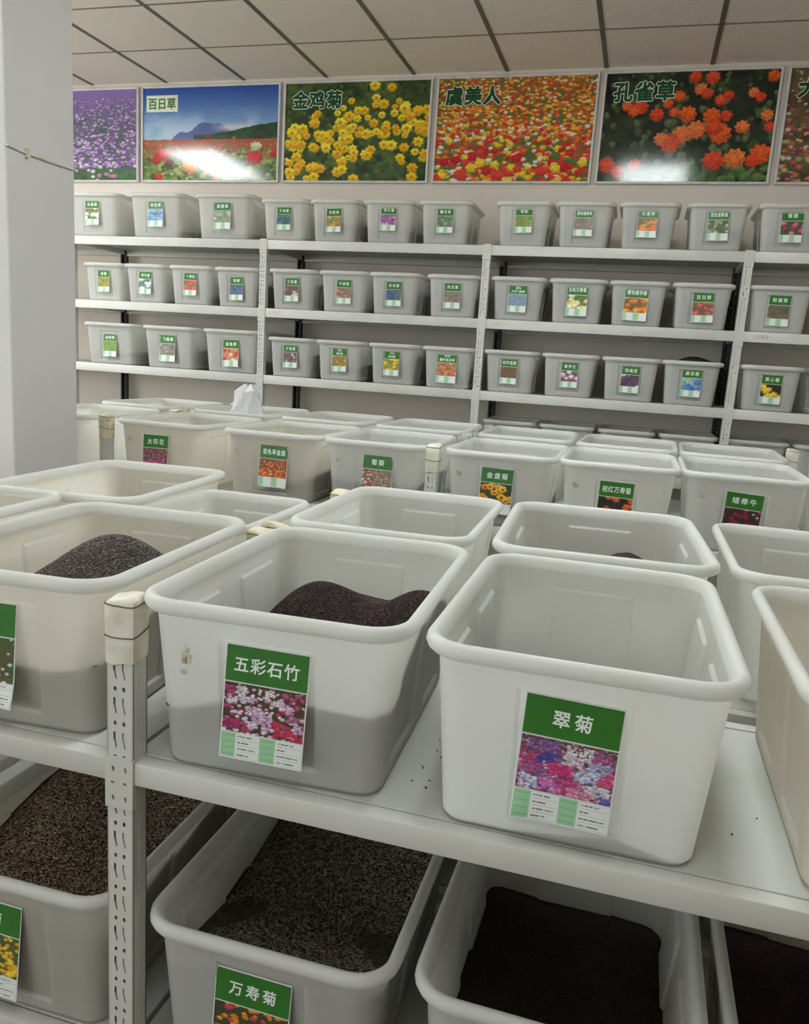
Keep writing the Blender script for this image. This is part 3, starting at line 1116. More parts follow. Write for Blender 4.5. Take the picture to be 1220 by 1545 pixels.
def poster_canvas(k, wd, h):
    rng = np.random.default_rng(40 + k)
    if k == 0:      # lilac field
        img = base_field(rng, h, wd, (70, 90, 84), (110, 104, 130))
        g = np.linspace(0, 1, h)[:, None, None]
        img = img * np.clip(g * 2.2, 0, 1) + np.array((140, 110, 176)) / 255 * (1 - np.clip(g * 2.2, 0, 1))
        gb = np.clip((g - .72) * 4, 0, 1)
        img = img * (1 - gb) + base_field(rng, h, wd, (40, 84, 50), (74, 116, 66), 20) * gb
        meadow(rng, img, [(176, 136, 206), (200, 160, 220), (150, 106, 184), (120, 90, 150), (214, 180, 226)], 1500, .007, .014, .1, .85, 0, .5)
        meadow(rng, img, [(206, 170, 216), (196, 120, 160), (216, 206, 230)], 40, .012, .018, .75, 1, 0, .7)
    elif k == 1:    # zinnias before a mountain
        y = np.linspace(0, 1, h)[:, None]
        x = np.linspace(0, 1, wd)[None, :]
        t = np.clip(y / .5, 0, 1)[..., None]
        img = np.array((34, 74, 156)) / 255 * (1 - t) + np.array((150, 184, 214)) / 255 * t
        img = np.repeat(img, wd, 1)
        n = fbm(rng, h, wd, 5, 4)
        cl = np.clip((n - .5) * 3, 0, .6)[..., None] * np.clip((y - .2) * 4, 0, 1)[..., None]
        img = img * (1 - cl) + np.array((206, 218, 230)) / 255 * cl
        mz = .36 + np.abs(x - .5) * .62 + .02 * np.sin(x * 40)
        mk = ((y > np.maximum(mz, .36)) & (y < .56))[..., None]
        img = np.where(mk, np.array((78, 96, 150)) / 255 + .1 * (n[..., None] - .5) + (y[..., None] - .36) * .25, img)
        cb = np.exp(-((y - .43) / .035) ** 2) * np.clip((x - .5) * 8, 0, 1) * np.clip((.86 - x) * 8, 0, 1)
        img = img * (1 - .8 * cb[..., None]) + np.array((214, 212, 206)) / 255 * .8 * cb[..., None]
        tz = .50 - .12 * np.clip((x - .5) / .5, 0, 1) + .03 * (fbm(rng, 1, wd, 12, 3) - .5)
        mk = ((y > tz) & (x > .38))[..., None]
        img = np.where(mk, base_field(rng, h, wd, (30, 58, 40), (52, 84, 52), 18), img)
        mk = (y > .555 + 0 * x)[..., None]
        img = np.where(mk, base_field(rng, h, wd, (176, 70, 52), (150, 110, 70), 20), img)
        meadow(rng, img, [(206, 60, 50), (196, 90, 60), (214, 120, 90), (120, 130, 70)], 420, .006, .012, .55, .72, 0, .6)
        gt = np.clip((y - .66) * 8, 0, 1)[..., None] + 0 * x[..., None]
        img = img * (1 - gt) + base_field(rng, h, wd, (70, 96, 50), (150, 160, 86), 16) * gt
        meadow(rng, img, [(120, 150, 70), (84, 116, 56), (170, 180, 110), (60, 84, 44)], 300, .012, .028, .64, 1, 4, .7)
        for cx, cy, r, c in ((.15, .71, .062, (206, 30, 44)), (.10, .77, .045, (190, 24, 40)), (.20, .80, .04, (110, 26, 44)), (.34, .84, .055, (240, 150, 40)),
                             (.37, .88, .04, (236, 120, 50)), (.12, .95, .035, (206, 40, 50)), (.56, .95, .035, (236, 140, 50)), (.83, .75, .065, (206, 28, 50)),
                             (.84, .63, .045, (206, 214, 170)), (.97, .71, .03, (206, 40, 60)), (.68, .54, .012, (230, 150, 60)), (.49, .52, .018, (150, 40, 60))):
            blob(img, rng, cx * wd, cy * h, r * wd, c, 9, .72, None, .35)
    elif k == 2:    # coreopsis
        img = base_field(rng, h, wd, (30, 54, 26), (84, 106, 50), 10)
        meadow(rng, img, [(60, 84, 40), (90, 110, 56), (40, 60, 30)], 250, .012, .02, 0, 1, 3, 1.2)
        Y = [(252, 218, 30), (248, 200, 24), (255, 226, 60), (240, 184, 24)]
        for _ in range(330):
            x, y = rng.random(), rng.random()
            p = np.exp(-((y - (.62 - .28 * x + .25 * (x - .5) ** 2)) / .26) ** 2)
            if rng.random() < p:
                blob(img, rng, x * wd, y * h, (.024 + .020 * rng.random()) * wd, Y[int(rng.random() * 4)], 7, .85, (206, 140, 20), .25)
        for x, y in ((.04, .9), (.22, .95), (.5, .97), (.93, .6), (.98, .72), (.9, .86), (.62, .04), (.9, .95), (.97, .5), (.12, .62), (.05, .5)):
            blob(img, rng, x * wd, y * h, .04 * wd, Y[int(rng.random() * 4)], 7, .85, (206, 140, 20), .25)
    elif k == 3:    # poppies
        img = base_field(rng, h, wd, (96, 100, 50), (170, 110, 50), 12)
        g = np.linspace(0, 1, h)[:, None, None]
        img = img * (1 - g * .6) + base_field(rng, h, wd, (50, 84, 40), (90, 120, 56), 16) * g * .6
        meadow(rng, img, [(236, 130, 40), (240, 176, 50), (236, 84, 36), (250, 206, 80), (216, 50, 40), (246, 160, 50), (244, 226, 190)], 1300, .009, .018, 0, .6, 0, .55)
        meadow(rng, img, [(214, 36, 44), (240, 196, 50), (230, 110, 40), (236, 226, 206), (206, 50, 50), (230, 60, 50), (246, 180, 40), (84, 120, 60)], 560, .012, .026, .4, 1, 0, .68)
        meadow(rng, img, [(206, 24, 44), (226, 60, 50), (244, 206, 50)], 36, .026, .042, .6, 1, 5, .8)
    elif k == 4:    # french marigolds
        img = base_field(rng, h, wd, (20, 24, 22), (52, 66, 44), 9)
        meadow(rng, img, [(60, 84, 50), (84, 104, 66), (40, 60, 40), (100, 116, 76)], 170, .012, .03, 0, 1, 3, 1.1)
        meadow(rng, img, [(60, 96, 50), (96, 130, 70)], 60, .02, .035, .78, 1, 3, .8)
        O = [(244, 96, 36), (236, 72, 34), (248, 124, 60), (232, 84, 50)]
        for x, y, r in ((.52, .05, .035), (.56, .16, .035), (.62, .06, .04), (.60, .2, .035), (.44, .22, .035), (.68, .26, .035), (.96, .06, .035), (.72, .22, .03), (.38, .28, .03),
                        (.22, .31, .045), (.14, .3, .03), (.18, .35, .03), (.32, .38, .04), (.42, .36, .03), (.5, .38, .05), (.64, .40, .05), (.72, .4, .035), (.56, .52, .055),
                        (.70, .56, .06), (.66, .5, .05), (.48, .56, .055), (.42, .64, .06), (.36, .6, .04), (.86, .2, .03), (.9, .24, .03), (.95, .4, .035), (.82, .5, .04),
                        (.97, .5, .03), (.68, .8, .06), (.8, .78, .06), (.94, .74, .06), (.90, .8, .04), (.05, .84, .05), (.12, .9, .04), (.22, .84, .04)):
            r *= 1.12
            blob(img, rng, x * wd, y * h, r * wd, O[int(rng.random() * 4)], 9, .9, None, .6)
    else:           # mixed garden
        img = base_field(rng, h, wd, (74, 66, 44), (120, 106, 70), 10)
        meadow(rng, img, [(206, 186, 120), (150, 120, 90), (196, 110, 84), (180, 170, 110), (214, 206, 190), (110, 70, 90), (150, 60, 70), (206, 90, 100), (84, 96, 56)], 900, .008, .02, 0, 1, 0, .7)
    return img


posters = [(-4.78, -3.612, '', 'poster of a lilac flower field without visible title beside the pillar', 0),
           (-3.588, -2.520, '百日草', 'poster of red zinnias before a blue mountain and sky on the back wall', 1),
           (-2.494, -1.468, '金鸡菊', 'poster of yellow coreopsis flowers on dark green leaves', 2),
           (-1.440, -.434, '虞美人', 'poster of a dense orange, red and yellow poppy field', 3),
           (-.406, .584, '孔雀草', 'poster of orange marigold heads against dark leaves', 4),
           (.612, 1.64, '大花秋葵', 'poster of a mixed beige and red garden at the right edge of the wall', 5)]
for x0, x1, title, lab, k in posters:
    P = empty('flower_poster', ((x0 + x1) / 2, PY, PZ0))
    tag(P, lab, 'poster')
    hw, hh = (x1 - x0) / 2, PZ1 - PZ0
    wd, h = 230, 144
    if k == 0:
        wd = 250
    obj('print', raster_mesh('poster_picture', poster_canvas(k, wd, h), -hw + .012, hw - .012, .012, hh - .012, -.004), M_POSTER, P)
    obj('backing', MB().box(-hw + .004, hw - .004, -.0035, .008, .004, hh - .004).mesh('backing_board'), M_ALU, P)
    for a in ((-hw, -hw + .014, 0, hh), (hw - .014, hw, 0, hh), (-hw + .014, hw - .014, 0, .014), (-hw + .014, hw - .014, hh - .014, hh)):
        obj('frame_strip', MB().box(a[0], a[1], -.014, .008, a[2], a[3], .003).mesh('strip'), M_ALU, P)
    if title:
        ht = .105 if k > 1 else .072
        n = len(title)
        wt = ht * n * (1.18 if k > 1 else 1.0)
        tx = -hw + .05 + wt / 2 if k > 1 else -hw + .055 + wt / 2
        tz = hh - .115
        if k == 1:
            obj('title_backing', MB().box(-wt / 2 - .016, wt / 2 + .016, -.0006, .0006, -ht / 2 - .018, ht / 2 + .018, .0005).mesh('title_plate'), M_TITLEW, P, (tx, -.0052, tz))
            obj('title', text_mesh(title, ht, .03, wt, 1.0), M_TITLEG, P, (tx, -.0064, tz))
        else:
            obj('title_outline', text_mesh(title, ht, .085, wt, 1.12), M_TITLEW, P, (tx, -.0050, tz))
            obj('title', text_mesh(title, ht, .04, wt, 1.12), M_TITLE, P, (tx, -.0060, tz))

# ================================================================== far rack on the back wall
BAY = 1.392
FX = [-2.309 + BAY * k for k in (-2, -1, 0, 1, 2, 3)]
FA, FB, FC, FD = EYE + .672, EYE + .265, EYE - .145, EYE - .553
rack('tall white slotted shelving rack along the back wall under the posters', FX, 4.69, 5.29, [FA, FB, FC, FD, .12], FA + .004, rear_mat=M_SHADE_STEEL)
FYB, FYS = 4.675 + .285, 4.675 + .21
ORD = ['first', 'second', 'third', 'fourth']
BAYN = ['first bay', 'second bay', 'third bay', 'fourth bay']
# (shelf, bay, kind, centre x, title lines, picture, label width, height, top gap, fill, words)
FAR = [
    ('A', 0, 'big', -3.545, ['白晶菊'], 'white_green', .105, .155, .045, .03, 'white flower on green'),
    ('A', 0, 'big', -3.075, ['勿忘草'], 'blue', .110, .160, .045, .06, 'pale blue flower'),
    ('A', 0, 'big', -2.600, ['狼尾草'], 'grey_green', .115, .165, .045, .06, 'grey and green plume'),
    ('A', 1, 'small', -2.180, ['千鸟草'], 'teal', .092, .135, .045, .04, 'teal blue flower'),
    ('A', 1, 'small', -1.855, ['花菱草'], 'orange_green', .094, .137, .050, .13, 'orange flower on green'),
    ('A', 1, 'small', -1.522, ['荷兰菊'], 'magenta', .094, .140, .032, .09, 'magenta flower'),
    ('A', 1, 'small', -1.180, ['薰衣草'], 'sage', .094, .140, .038, .12, 'grey green leaves'),
    ('A', 2, 'small', -.725, ['地肤'], 'green', .094, .140, .030, .12, 'light green plant'),
    ('A', 2, 'small', -.393, ['混色福禄考'], 'mauve_grass', .100, .145, .036, .13, 'mauve grassy flower'),
    ('A', 2, 'small', -.053, ['孔雀草'], 'orange', .102, .150, .032, .14, 'bright orange flower'),
    ('A', 2, 'small', .298, ['混色波斯菊'], 'white_dots', .106, .158, .032, .12, 'white dotted flowers on green'),
    ('A', 3, 'small', .650, ['蜀葵'], 'rose', .106, .160, .032, .10, 'rose pink flower'),
    ('B', 0, 'small', -3.460, ['苜蓿'], 'lime', .090, .140, .045, .01, 'lime green plant'),
    ('B', 0, 'small', -3.145, ['满天星'], 'white_ball', .092, .142, .045, .03, 'white ball flower'),
    ('B', 0, 'small', -2.815, ['一串红'], 'red', .092, .142, .042, .07, 'coral red flower'),
    ('B', 0, 'small', -2.493, ['桔梗'], 'navy', .094, .145, .055, .14, 'navy blue flower'),
    ('B', 1, 'small', -2.112, ['三色堇'], 'plum_white', .094, .142, .050, .16, 'plum and white flower'),
    ('B', 1, 'small', -1.782, ['千屈菜'], 'pale_pink', .094, .142, .050, .03, 'dull pink field'),
    ('B', 1, 'small', -1.458, ['矢车菊'], 'navy', .094, .142, .050, .11, 'dark blue round flower'),
    ('B', 1, 'small', -1.106, ['月见草'], 'mauve_grass', .098, .146, .045, .12, 'pale pink and green flower'),
    ('B', 2, 'small', -.726, ['蓝色', '大花飞燕草'], 'blue_spikes', .104, .150, .045, .18, 'pale blue flower spikes'),
    ('B', 2, 'small', -.392, ['白色万寿菊'], 'cream', .116, .172, .030, .18, 'cream white blooms'),
    ('B', 2, 'small', -.062, ['橙色硫华菊'], 'orange', .128, .182, .030, .16, 'dense orange blooms'),
    ('B', 2, 'small', .268, ['百日草'], 'coral', .110, .160, .045, .15, 'coral pink blooms'),
    ('B', 3, 'small', .655, ['粉黛草'], 'brown_grass', .108, .160, .045, .01, 'brown grass'),
    ('C', 0, 'big', -3.420, ['结缕草'], 'plain_green', .100, .150, .070, .08, 'plain green turf'),
    ('C', 0, 'big', -2.970, ['飞燕草'], 'silver', .116, .172, .055, .15, 'silver grey stems'),
    ('C', 0, 'big', -2.528, ['金鱼草'], 'red_white', .112, .172, .060, .10, 'red and white flowers'),
    ('C', 1, 'small', -2.105, ['三色堇'], 'plum_white', .094, .142, .042, .15, 'plum and white flower'),
    ('C', 1, 'small', -1.785, ['混色', '黄金菊'], 'gold', .094, .142, .045, .08, 'golden field'),
    ('C', 1, 'small', -1.440, ['大花', '金鸡菊'], 'yellow', .098, .148, .042, .17, 'yellow flower'),
    ('C', 1, 'small', -1.100, ['混色', '矮杆百日草'], 'mixed_warm', .120, .175, .035, .11, 'orange and red field'),
    ('C', 2, 'small', -.730, ['红叶苋菜'], 'red_green', .096, .145, .045, .12, 'reddish green field'),
    ('C', 2, 'small', -.396, ['紫罗兰'], 'mauve_white', .094, .142, .045, .08, 'mauve and white flower'),
    ('C', 2, 'small', -.060, ['羽扇豆'], 'purple_white', .100, .148, .045, .08, 'white flower on dark purple'),
    ('C', 2, 'small', .262, ['蓝目菊'], 'azure', .104, .152, .040, .2, 'azure blue flower'),
    ('C', 3, 'small', .662, ['黑心菊'], 'yellow_black', .104, .155, .045, .05, 'yellow flowers on black'),
]
SHZ = {'A': FA, 'B': FB, 'C': FC, 'D': FD}
SHN = {'A': 'top shelf', 'B': 'upper middle shelf', 'C': 'lower middle shelf', 'D': 'low shelf'}
cnt = {}
for i, (sh, bay, kind, cx, lines, pic, lw, lh, gap, fill, words) in enumerate(FAR):
    n = cnt[sh, bay] = cnt.get((sh, bay), -1) + 1
    rng = random.Random(i)
    y = (FYB if kind == 'big' else FYS) + rng.uniform(-.004, .006)
    rot = R(rng.uniform(-1.0, 1.0))
    size = 'larger' if kind == 'big' else 'small'
    lab = '%s bin, %s label, %s in %s, %s' % (size, words, ORD[n], BAYN[bay], SHN[sh])
    o = seed_bin(kind, cx, y, SHZ[sh], rot, lab, 'seed bins on the back wall rack')
    add_label(o, TYPES[kind], lines, pic, lw, lh, gap, 'far', 100 + i, xoff=rng.uniform(-.006, .006), tilt=R(rng.uniform(-1.2, 1.2)))
    q = round(fill / .03) * .03
    if q > 0.02:
        s1 = rng.choice([-1, 1])
        seeds_in(kind, cx, y, SHZ[sh], rot, M_SEED_FAR, 'seeds showing through the %s labelled bin, %s of %s' % (words, SHN[sh], BAYN[bay]),
                 lambda x, y_, q=q, s1=s1: q * (.93 + .35 * math.exp(-(x * x + y_ * y_) / .02)) + s1 * .06 * x * q / .12 + .06 * y_, (kind, q, s1), 6)
x_last = .662 + .345
for sh in 'ABC':
    seed_bin('small', x_last, FYS, SHZ[sh], R(.4), 'small white bin cut off by the right photo edge, %s of back rack' % SHN[sh], 'seed bins on the back wall rack')
for bay in (2, 3):
    for k in range(4 if bay < 3 else 2):
        cx = FX[bay + 1] + .19 + .34 * k
        seed_bin('small', cx, FYS + .11, FD, R(.3 * (k - 1)), 'small bin half hidden on the low shelf, %s in %s' % (ORD[k], BAYN[bay]), 'seed bins on the back wall rack')
# faint handwriting on the second beam of three bays
for xm, s, mt in ((FX[2] + .09, '三米八', M_INK), (FX[3] + .10, '三米八', M_INK), (FX[4] + .11, '15米8', M_INK2)):
    mk = obj('handwriting', text_mesh(s, .026, 0.0, .1, 1.1), mt, None, (xm, 4.6895, FB - .024))
    rk = bpy.data.objects['shelving_rack']
    mk.parent = rk

# ================================================================== middle racks
MX = [-.697 + BAY * k for k in (-3, -2, -1, 0, 1, 2)]
MZ = EYE - .569
rk2, mp = rack('white shelving rack in the middle of the room, front run', MX, 2.835, 3.39, [MZ, MZ - .5], EYE - .300)
rk3, mp2 = rack('white shelving rack in the middle of the room, rear run', MX, 3.43, 3.99, [MZ, MZ - .5], EYE - .290)
for k in (2, 3, 4):
    tape_on(mp[k, 0], EYE - .300, k == 2, 10 + k)
tape_on(mp2[4, 1], EYE - .290, False, 15)
tape_on(mp[2, 1], EYE - .300, True, 17)
tape_on(mp2[2, 1], EYE - .290, True, 18)
MY = 2.815 + .285
MIDG = 'seed bins on the middle rack'
MID = [
    (-2.045 + .215, -1.5, ['太阳花'], 'pink_field', 0.0, 'white bin labelled 太阳花 with pink flowers, first on middle rack', .055),
    (-1.555 + .205, 0.5, ['混色旱金莲'], 'red_orange', .06, 'white bin labelled 混色旱金莲 with red and orange flowers on middle rack', .05),
    (-1.130 + .205, 0.0, ['蜀葵'], 'pale_pink', .12, 'white bin labelled 蜀葵 with pale pink flowers on middle rack', .05),
    (-.655 + .202, 0.0, ['金盏菊'], 'calendula', .07, 'white bin labelled 金盏菊 with large orange yellow flowers on middle rack', .055),
    (-.238 + .200, .3, ['桔红万寿菊'], 'orange_red_ball', 0.0, 'white bin labelled 桔红万寿菊 with orange red balls on middle rack', .062),
    (.173 + .206, -.6, ['矮牵牛'], 'petunia', 0.0, 'white bin labelled 矮牵牛 with dark red flowers on middle rack', .058),
]
for i, (cx, rot, lines, pic, fill, lab, gap) in enumerate(MID):
    o = seed_bin('big', cx, MY, MZ, R(rot), lab, MIDG, (1, 1, 1), i < 2)
    add_label(o, BIG, lines, pic, .118, .165, gap, 'mid', 300 + i, xoff=-.012 if i == 0 else (.022 if i < 3 else 0.0), tilt=R(-1 if i == 0 else 3 if i == 5 else 1))
    ang = BIG.front_face()
    g = MB()
    rng = random.Random(i)
    for _ in range(3):
        a, b = -.145 + rng.uniform(-.006, .006), rng.uniform(-.008, .008)
        g.box(a, a + rng.uniform(.008, .016), -.0008, .0006, b, b + rng.uniform(.008, .016), .0004)
    zz = BIG.H - .09
    obj('glue_residue', g.mesh('glue'), M_GLUE, o, (0, -BIG.half(zz)[1] - .0004, zz), (-ang, 0, 0))
    if fill:
        sgn = [0, 1.2, -.4, -.6, 0, 0][i]
        seeds_in('big', cx, MY, MZ, R(rot), M_SEED_FAR, 'dark seeds showing through the %s bin on the middle rack' % lines[0],
                 lambda x, y_, f=fill, s=sgn: max(.01, f + .25 * s * x * (f / .1) + .3 * (y_ + .1) * f + .02 * math.sin(9 * x + 3 * y_)), None, 8)
o = seed_bin('big', -2.36, MY, MZ, R(-1), 'white bin half hidden by the pillar at the left end of middle rack', MIDG)
M2Y = 3.425 + .285
for i, (cx, dy, rot) in enumerate([(-2.36, 0, 0), (-1.86, .02, 1.5), (-1.40, .03, 0), (-.93, .02, 1), (-.46, .03, 1), (-.02, 0, -1.5), (.40, -.02, -2)]):
    places = ['far left end', 'under the white plastic bag', 'right of the white plastic bag', 'behind the pale pink label', 'behind the orange yellow label', 'with tan seeds', 'rightmost']
    seed_bin('big', cx, M2Y + dy, MZ + .012, R(rot), 'open bin in back row of the middle rack, ' + places[i], MIDG)
seeds_in('big', -.02, M2Y, MZ + .012, R(-1.5), M_SEED_TAN, 'tan seed heap in the back row of the middle rack',
         lambda x, y: .05 + .205 * math.exp(-((x + .0) / .10) ** 2 - ((y - .20) / .13) ** 2), None, 14, .004)
seeds_in('big', .173 + .206, MY, MZ, R(-.6), M_SEED_FAR, 'thin layer of seeds at the bottom of the 矮牵牛 bin', lambda x, y: .02 + .01 * math.sin(8 * x), None, 6)

# crumpled plastic bag standing in the second bin of the back row
rng = np.random.default_rng(5)
V, F = [], []
nu, nv = 28, 16
for j in range(nv + 1):
    t = j / nv
    rr = .105 * (1 - .42 * t) + .012 * math.sin(7 * t)
    if t > .93:
        rr *= .75 if t < .99 else .35
    for i in range(nu):
        a = 2 * math.pi * i / nu
        k = 1 + .13 * math.sin(3 * a + 4 * t) + .07 * math.sin(7 * a - 6 * t) + .05 * (rng.random() - .5)
        V.append((rr * k * math.cos(a) + .02 * t, rr * k * .75 * math.sin(a), .235 * t + .008 * math.sin(5 * a) * t))
for j in range(nv):
    for i in range(nu):
        i2 = (i + 1) % nu
        F.append((j * nu + i, j * nu + i2, (j + 1) * nu + i2, (j + 1) * nu + i))
F.append(tuple(nv * nu + i for i in range(nu)))
F.append(tuple(reversed(range(nu))))
bag = obj('plastic_bag', mesh_of('bag', V, F, True, 22), M_BAG, None, (-1.875, 3.66, MZ + .165))
tag(bag, 'crumpled white plastic bag standing in a back row bin of the middle rack', 'bag')
bs = MB().box(-2.00, -1.74, 3.50, 3.86, MZ + .02, MZ + .164, .01)
obx = obj('carton', bs.mesh('carton_mesh'), M_TAPE, None)
tag(obx, 'white carton inside the bin under the white plastic bag', 'box')

# ================================================================== front rack
NX = [-.690 - BAY, -.690, -.690 + BAY]
NZ, LZ = EYE - .620, EYE - 1.143
NTOP = EYE - .372
rk4, np1 = rack('near white shelving rack with two shelves, front run', NX, .970, 1.520, [NZ, LZ], NTOP, skew=-.034, bh=.037)
rk5, np2 = rack('near white shelving rack behind the front one, rear run', [x - .036 for x in NX], 1.560, 2.085, [NZ, LZ], NTOP, skew=-.034, bh=.037)
tape_on(np1[1, 0], NTOP, False, 1)
tape_on(np1[1, 1], NTOP, True, 2)
tape_on(np2[1, 1], NTOP, True, 3)
tape_on(np2[1, 0], NTOP, True, 4)
NG = 'seed bins on the near rack'

# upper shelf, front row
spots = {
    'outer': (-1.440, 1.285, 3.0), 'L0': (-.950, 1.250, 3.6), 'A': (-.474, 1.247, 2.6), 'B': (-.036, 1.245, .6), 'R0': (.434, 1.250, .0),
    'G': (-1.318, 1.842, 4.2), 'F': (-.955, 1.760, 1.0), 'C': (-.512, 1.858, 1.5), 'D': (-.046, 1.885, 3.0), 'E': (.418, 1.880, .0)}


def nb(key, kind, z, lab, scale=(1, 1, 1)):
    x, y, r = spots[key]
    return seed_bin(kind, x, y, z, R(r), lab, NG, scale, key in ('outer', 'L0', 'G', 'R0', 'M3', 'LL'))


o = nb('A', 'big', NZ, 'white bin labelled 五彩石竹 half full of black seeds on near shelf')
add_label(o, BIG, ['五彩石竹'], 'dianthus', .127, .170, .058, 'near', 11, xoff=.002, tilt=R(.8))
g = MB()
rr = random.Random(3)
for _ in range(7):
    a, b = -.128 + rr.uniform(-.007, .007), rr.uniform(-.012, .008)
    g.box(a, a + rr.uniform(.004, .010), -.0008, .0006, b, b + rr.uniform(.004, .010), .0005)
g.box(-.131, -.124, -.0008, .0006, -.027, -.021, .0005)
zz = BIG.H - .088
obj('glue_residue', g.mesh('glue'), M_GLUE, o, (0, -BIG.half(zz)[1] - .0004, zz), (-BIG.front_face(), 0, 0))
o = nb('B', 'big', NZ, 'empty white bin labelled 翠菊 with purple and pink flower photo on near shelf')
lw, lh = .125, .168
add_label(o, BIG, ['翠菊'], 'aster', lw, lh, .056, 'near', 12, xoff=.0, tilt=R(2.0), curl=(1, -lw / 2, -lh, .010, .05))
o = nb('L0', 'big', NZ, 'white bin with grey brown seeds left of the taped post on near shelf')
add_label(o, BIG, ['白晶'], 'white_daisy', .127, .170, .058, 'near', 13, xoff=-.022, tilt=R(0), curl=(1, lw / 2, -lh, .008, .05))
nb('outer', 'big', NZ, 'white bin with pinkish inside at the left photo edge on near shelf')
nb('R0', 'big', NZ, 'white bin cut off by the right photo edge on near shelf front row')
nb('G', 'big', NZ, 'empty white bin nearest the pillar in the second row of the near rack')
nb('F', 'small', NZ, 'smaller white bin in the second row of the near rack beside a taped post')
nb('C', 'big', NZ, 'empty white bin directly behind the 五彩石竹 bin')
nb('D', 'big', NZ, 'white bin with a small black heap directly behind the 翠菊 bin', (1.10, 1.05, 1.0))
nb('E', 'big', NZ, 'white bin in the second row at the right photo edge of near rack')


def hA(x, y):
    return (.112 + .012 * math.sin(14 * x + 1) + .094 * math.exp(-((x + .055) / .095) ** 2 - ((y - .07) / .17) ** 2)
            + .116 * math.exp(-((x - .160) / .095) ** 2 - ((y - .03) / .2) ** 2) - .012 * math.exp(-((x + .17) / .05) ** 2))


def hL(x, y):
    return .095 + .02 * x + .150 * math.exp(-((x + .01) / .16) ** 2 - ((y - .06) / .19) ** 2) + .006 * math.sin(22 * x + 9 * y) + .06 * math.exp(-((x - .18) / .07) ** 2 - ((y - .04) / .22) ** 2)


def put(key, kind, z, mat, label, h, nr=26, rough=.002, scale=(1, 1, 1)):
    x, y, r = spots[key]
    return seeds_in(kind, x, y, z, R(r), mat, label, h, None, nr, rough, scale)


s = put('A', 'big', NZ, M_SEED_PINK, 'heap of small black brown seeds in the 五彩石竹 bin', hA)
grains(s, BIG, hA, 24000, .0036, .0011, (42, 31, 30), (150, 112, 104), 1, None, .28)
s = put('L0', 'big', NZ, M_SEED_GREY, 'heap of grey brown seeds in the bin left of the taped post', hL)
grains(s, BIG, hL, 20000, .0075, .0012, (88, 80, 76), (172, 162, 154), 2, None, .25)
put('B', 'big', NZ, M_SEED_FAR, 'thin remainder of seeds at the front bottom of the 翠菊 bin',
    lambda x, y: .0072 + .028 * math.exp(-((x - .04) / .07) ** 2 - ((y + .27) / .06) ** 2), 16, 0)
put('D', 'big', NZ, M_SEED_DARK, 'small black seed heap in the bin behind the 翠菊 bin',
    lambda x, y: .03 + .19 * math.exp(-((x - .055) / .13) ** 2 - ((y + .02) / .15) ** 2), 20, .003, (1.10, 1.05, 1.0))

# lower shelf
low = {'LL': (-.925, 1.245, 1.0), 'M1': (-.455, 1.245, .4), 'M2': (-.014, 1.250, -.6), 'M3': (.420, 1.250, 0), 'LO': (-1.39, 1.25, 1)}
spots.update(low)
o = nb('LL', 'big', LZ, 'white bin heaped with brown straw seeds on lower shelf left of post')
add_label(o, BIG, ['黄菊'], 'yellow_marigold', .127, .170, .062, 'near', 21, xoff=-.035, tilt=R(1.5))
o = nb('M1', 'big', LZ, 'white bin labelled 万寿菊 full of dark straw seeds on lower shelf')
add_label(o, BIG, ['万寿菊'], 'orange_marigold', .127, .170, .062, 'near', 22, xoff=-.012, tilt=R(.8))
nb('M2', 'big', LZ, 'white bin of near black seeds on lower shelf right of the 万寿菊 bin')
nb('M3', 'big', LZ, 'white bin of dark purple seeds at the lower right photo corner')
nb('LO', 'big', LZ, 'white bin beyond the left photo edge on the lower shelf')


for k, (cx, wtxt) in enumerate([(-1.36, 'beyond the left post'), (-.93, 'behind the brown straw seeds'), (-.50, 'behind the dark straw tipped seeds'), (-.04, 'behind the near black seeds'), (.42, 'behind the dark purple seeds')]):  # filled bins added to stop light leaking through behind the lower shelf
    seed_bin('big', cx, 1.855, LZ, R(1), 'added light-blocking bin on the lower shelf back row, ' + wtxt, NG)
    seeds_in('big', cx, 1.855, LZ, R(1), M_SEED_DARK, 'dark seeds in the added lower back row bin ' + wtxt, lambda x, y: .17 + .02 * math.sin(8 * x + 5 * y), 'lowback', 8)


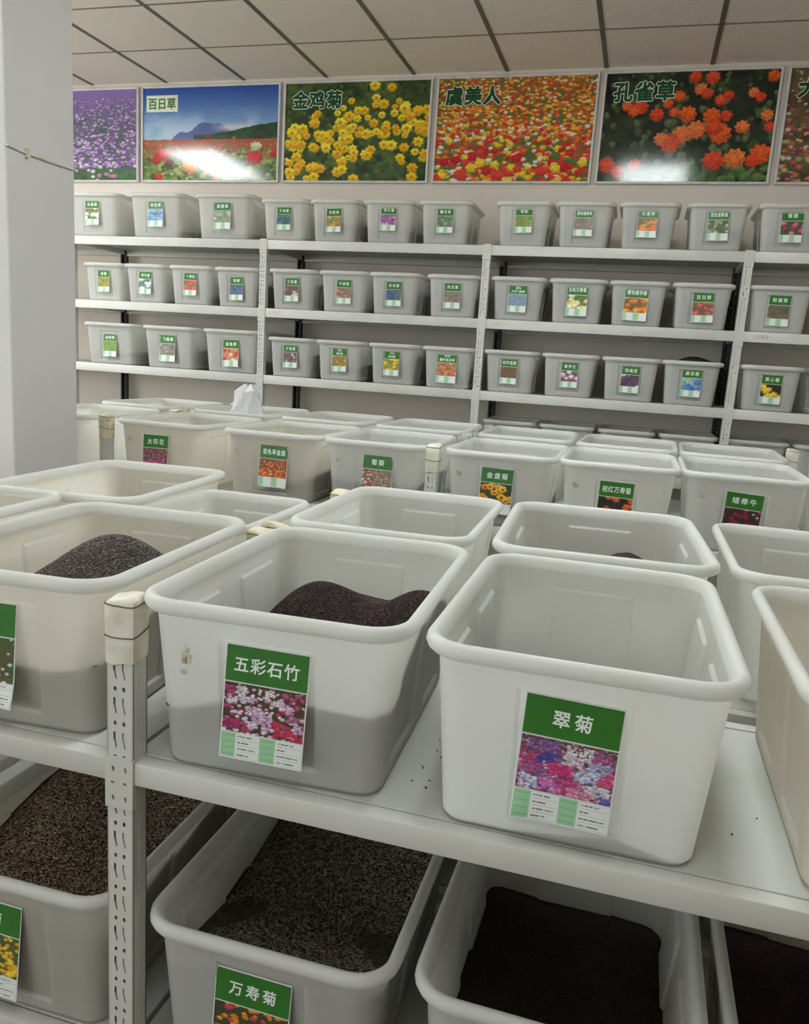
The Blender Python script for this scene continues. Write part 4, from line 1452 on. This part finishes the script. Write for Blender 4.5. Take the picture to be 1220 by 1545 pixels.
def hLL(x, y):
    return .190 + .030 * math.sin(5 * y + 1.0) + .05 * y + .02 * math.cos(9 * x) - .01 * math.sin(15 * x + 8 * y)


def hM1(x, y):
    return .150 + .055 * math.exp(-((y + .27) / .13) ** 2) * (1 - .35 * math.exp(-((x + .19) / .09) ** 2)) + .035 * math.exp(-((y - .2) / .16) ** 2) + .08 * x - .008 * math.sin(16 * x)


def hM2(x, y):
    return .084 - .10 * x + .01 * (y + .05) + .010 * math.sin(12 * x) + .015 * math.exp(-((y + .2) / .1) ** 2)


def hM3(x, y):
    return .105 - .05 * x + .03 * y


s = put('LL', 'big', LZ, M_SEED_STRAW, 'heap of brown straw seeds in the lower left bin', hLL)
grains(s, BIG, hLL, 22000, .0100, .0010, (84, 68, 60), (236, 212, 178), 3, None, .7)
s = put('M1', 'big', LZ, M_SEED_STRAW, 'heap of dark straw tipped seeds in the lower 万寿菊 bin', hM1)
grains(s, BIG, hM1, 22000, .0098, .0010, (60, 52, 46), (226, 212, 184), 4, None, .65)
s = put('M2', 'big', LZ, M_SEED_DARK, 'near black fine seeds in the lower bin right of 万寿菊', hM2)
grains(s, BIG, hM2, 14000, .0030, .0006, (56, 40, 37), (150, 110, 80), 5, None, .15)
s = put('M3', 'big', LZ, M_SEED_PURPLE, 'dark purple fine seeds in the lower right corner bin', hM3)
grains(s, BIG, hM3, 9000, .0028, .0006, (42, 26, 30), (70, 48, 52), 6, None, .1)

# seeds spilled on the shelf between the two front bins
rng = random.Random(8)
mb = MB()
for _ in range(34):
    x, y = rng.uniform(-.262, -.205), rng.uniform(1.03, 1.42)
    if rng.random() < .08:
        x, y = rng.uniform(.17, .24), rng.uniform(1.05, 1.3)
    a = rng.random() * 6
    mb.tube([(x, y, NZ), (x + .003 * math.cos(a), y + .003 * math.sin(a), NZ + .0003)], .0009, 5)
sp = obj('spilled_seeds', mb.mesh('spill'), M_SEED_DARK)
tag(sp, 'black seeds spilled on the near shelf between the two front bins', 'seeds', None, 'stuff')
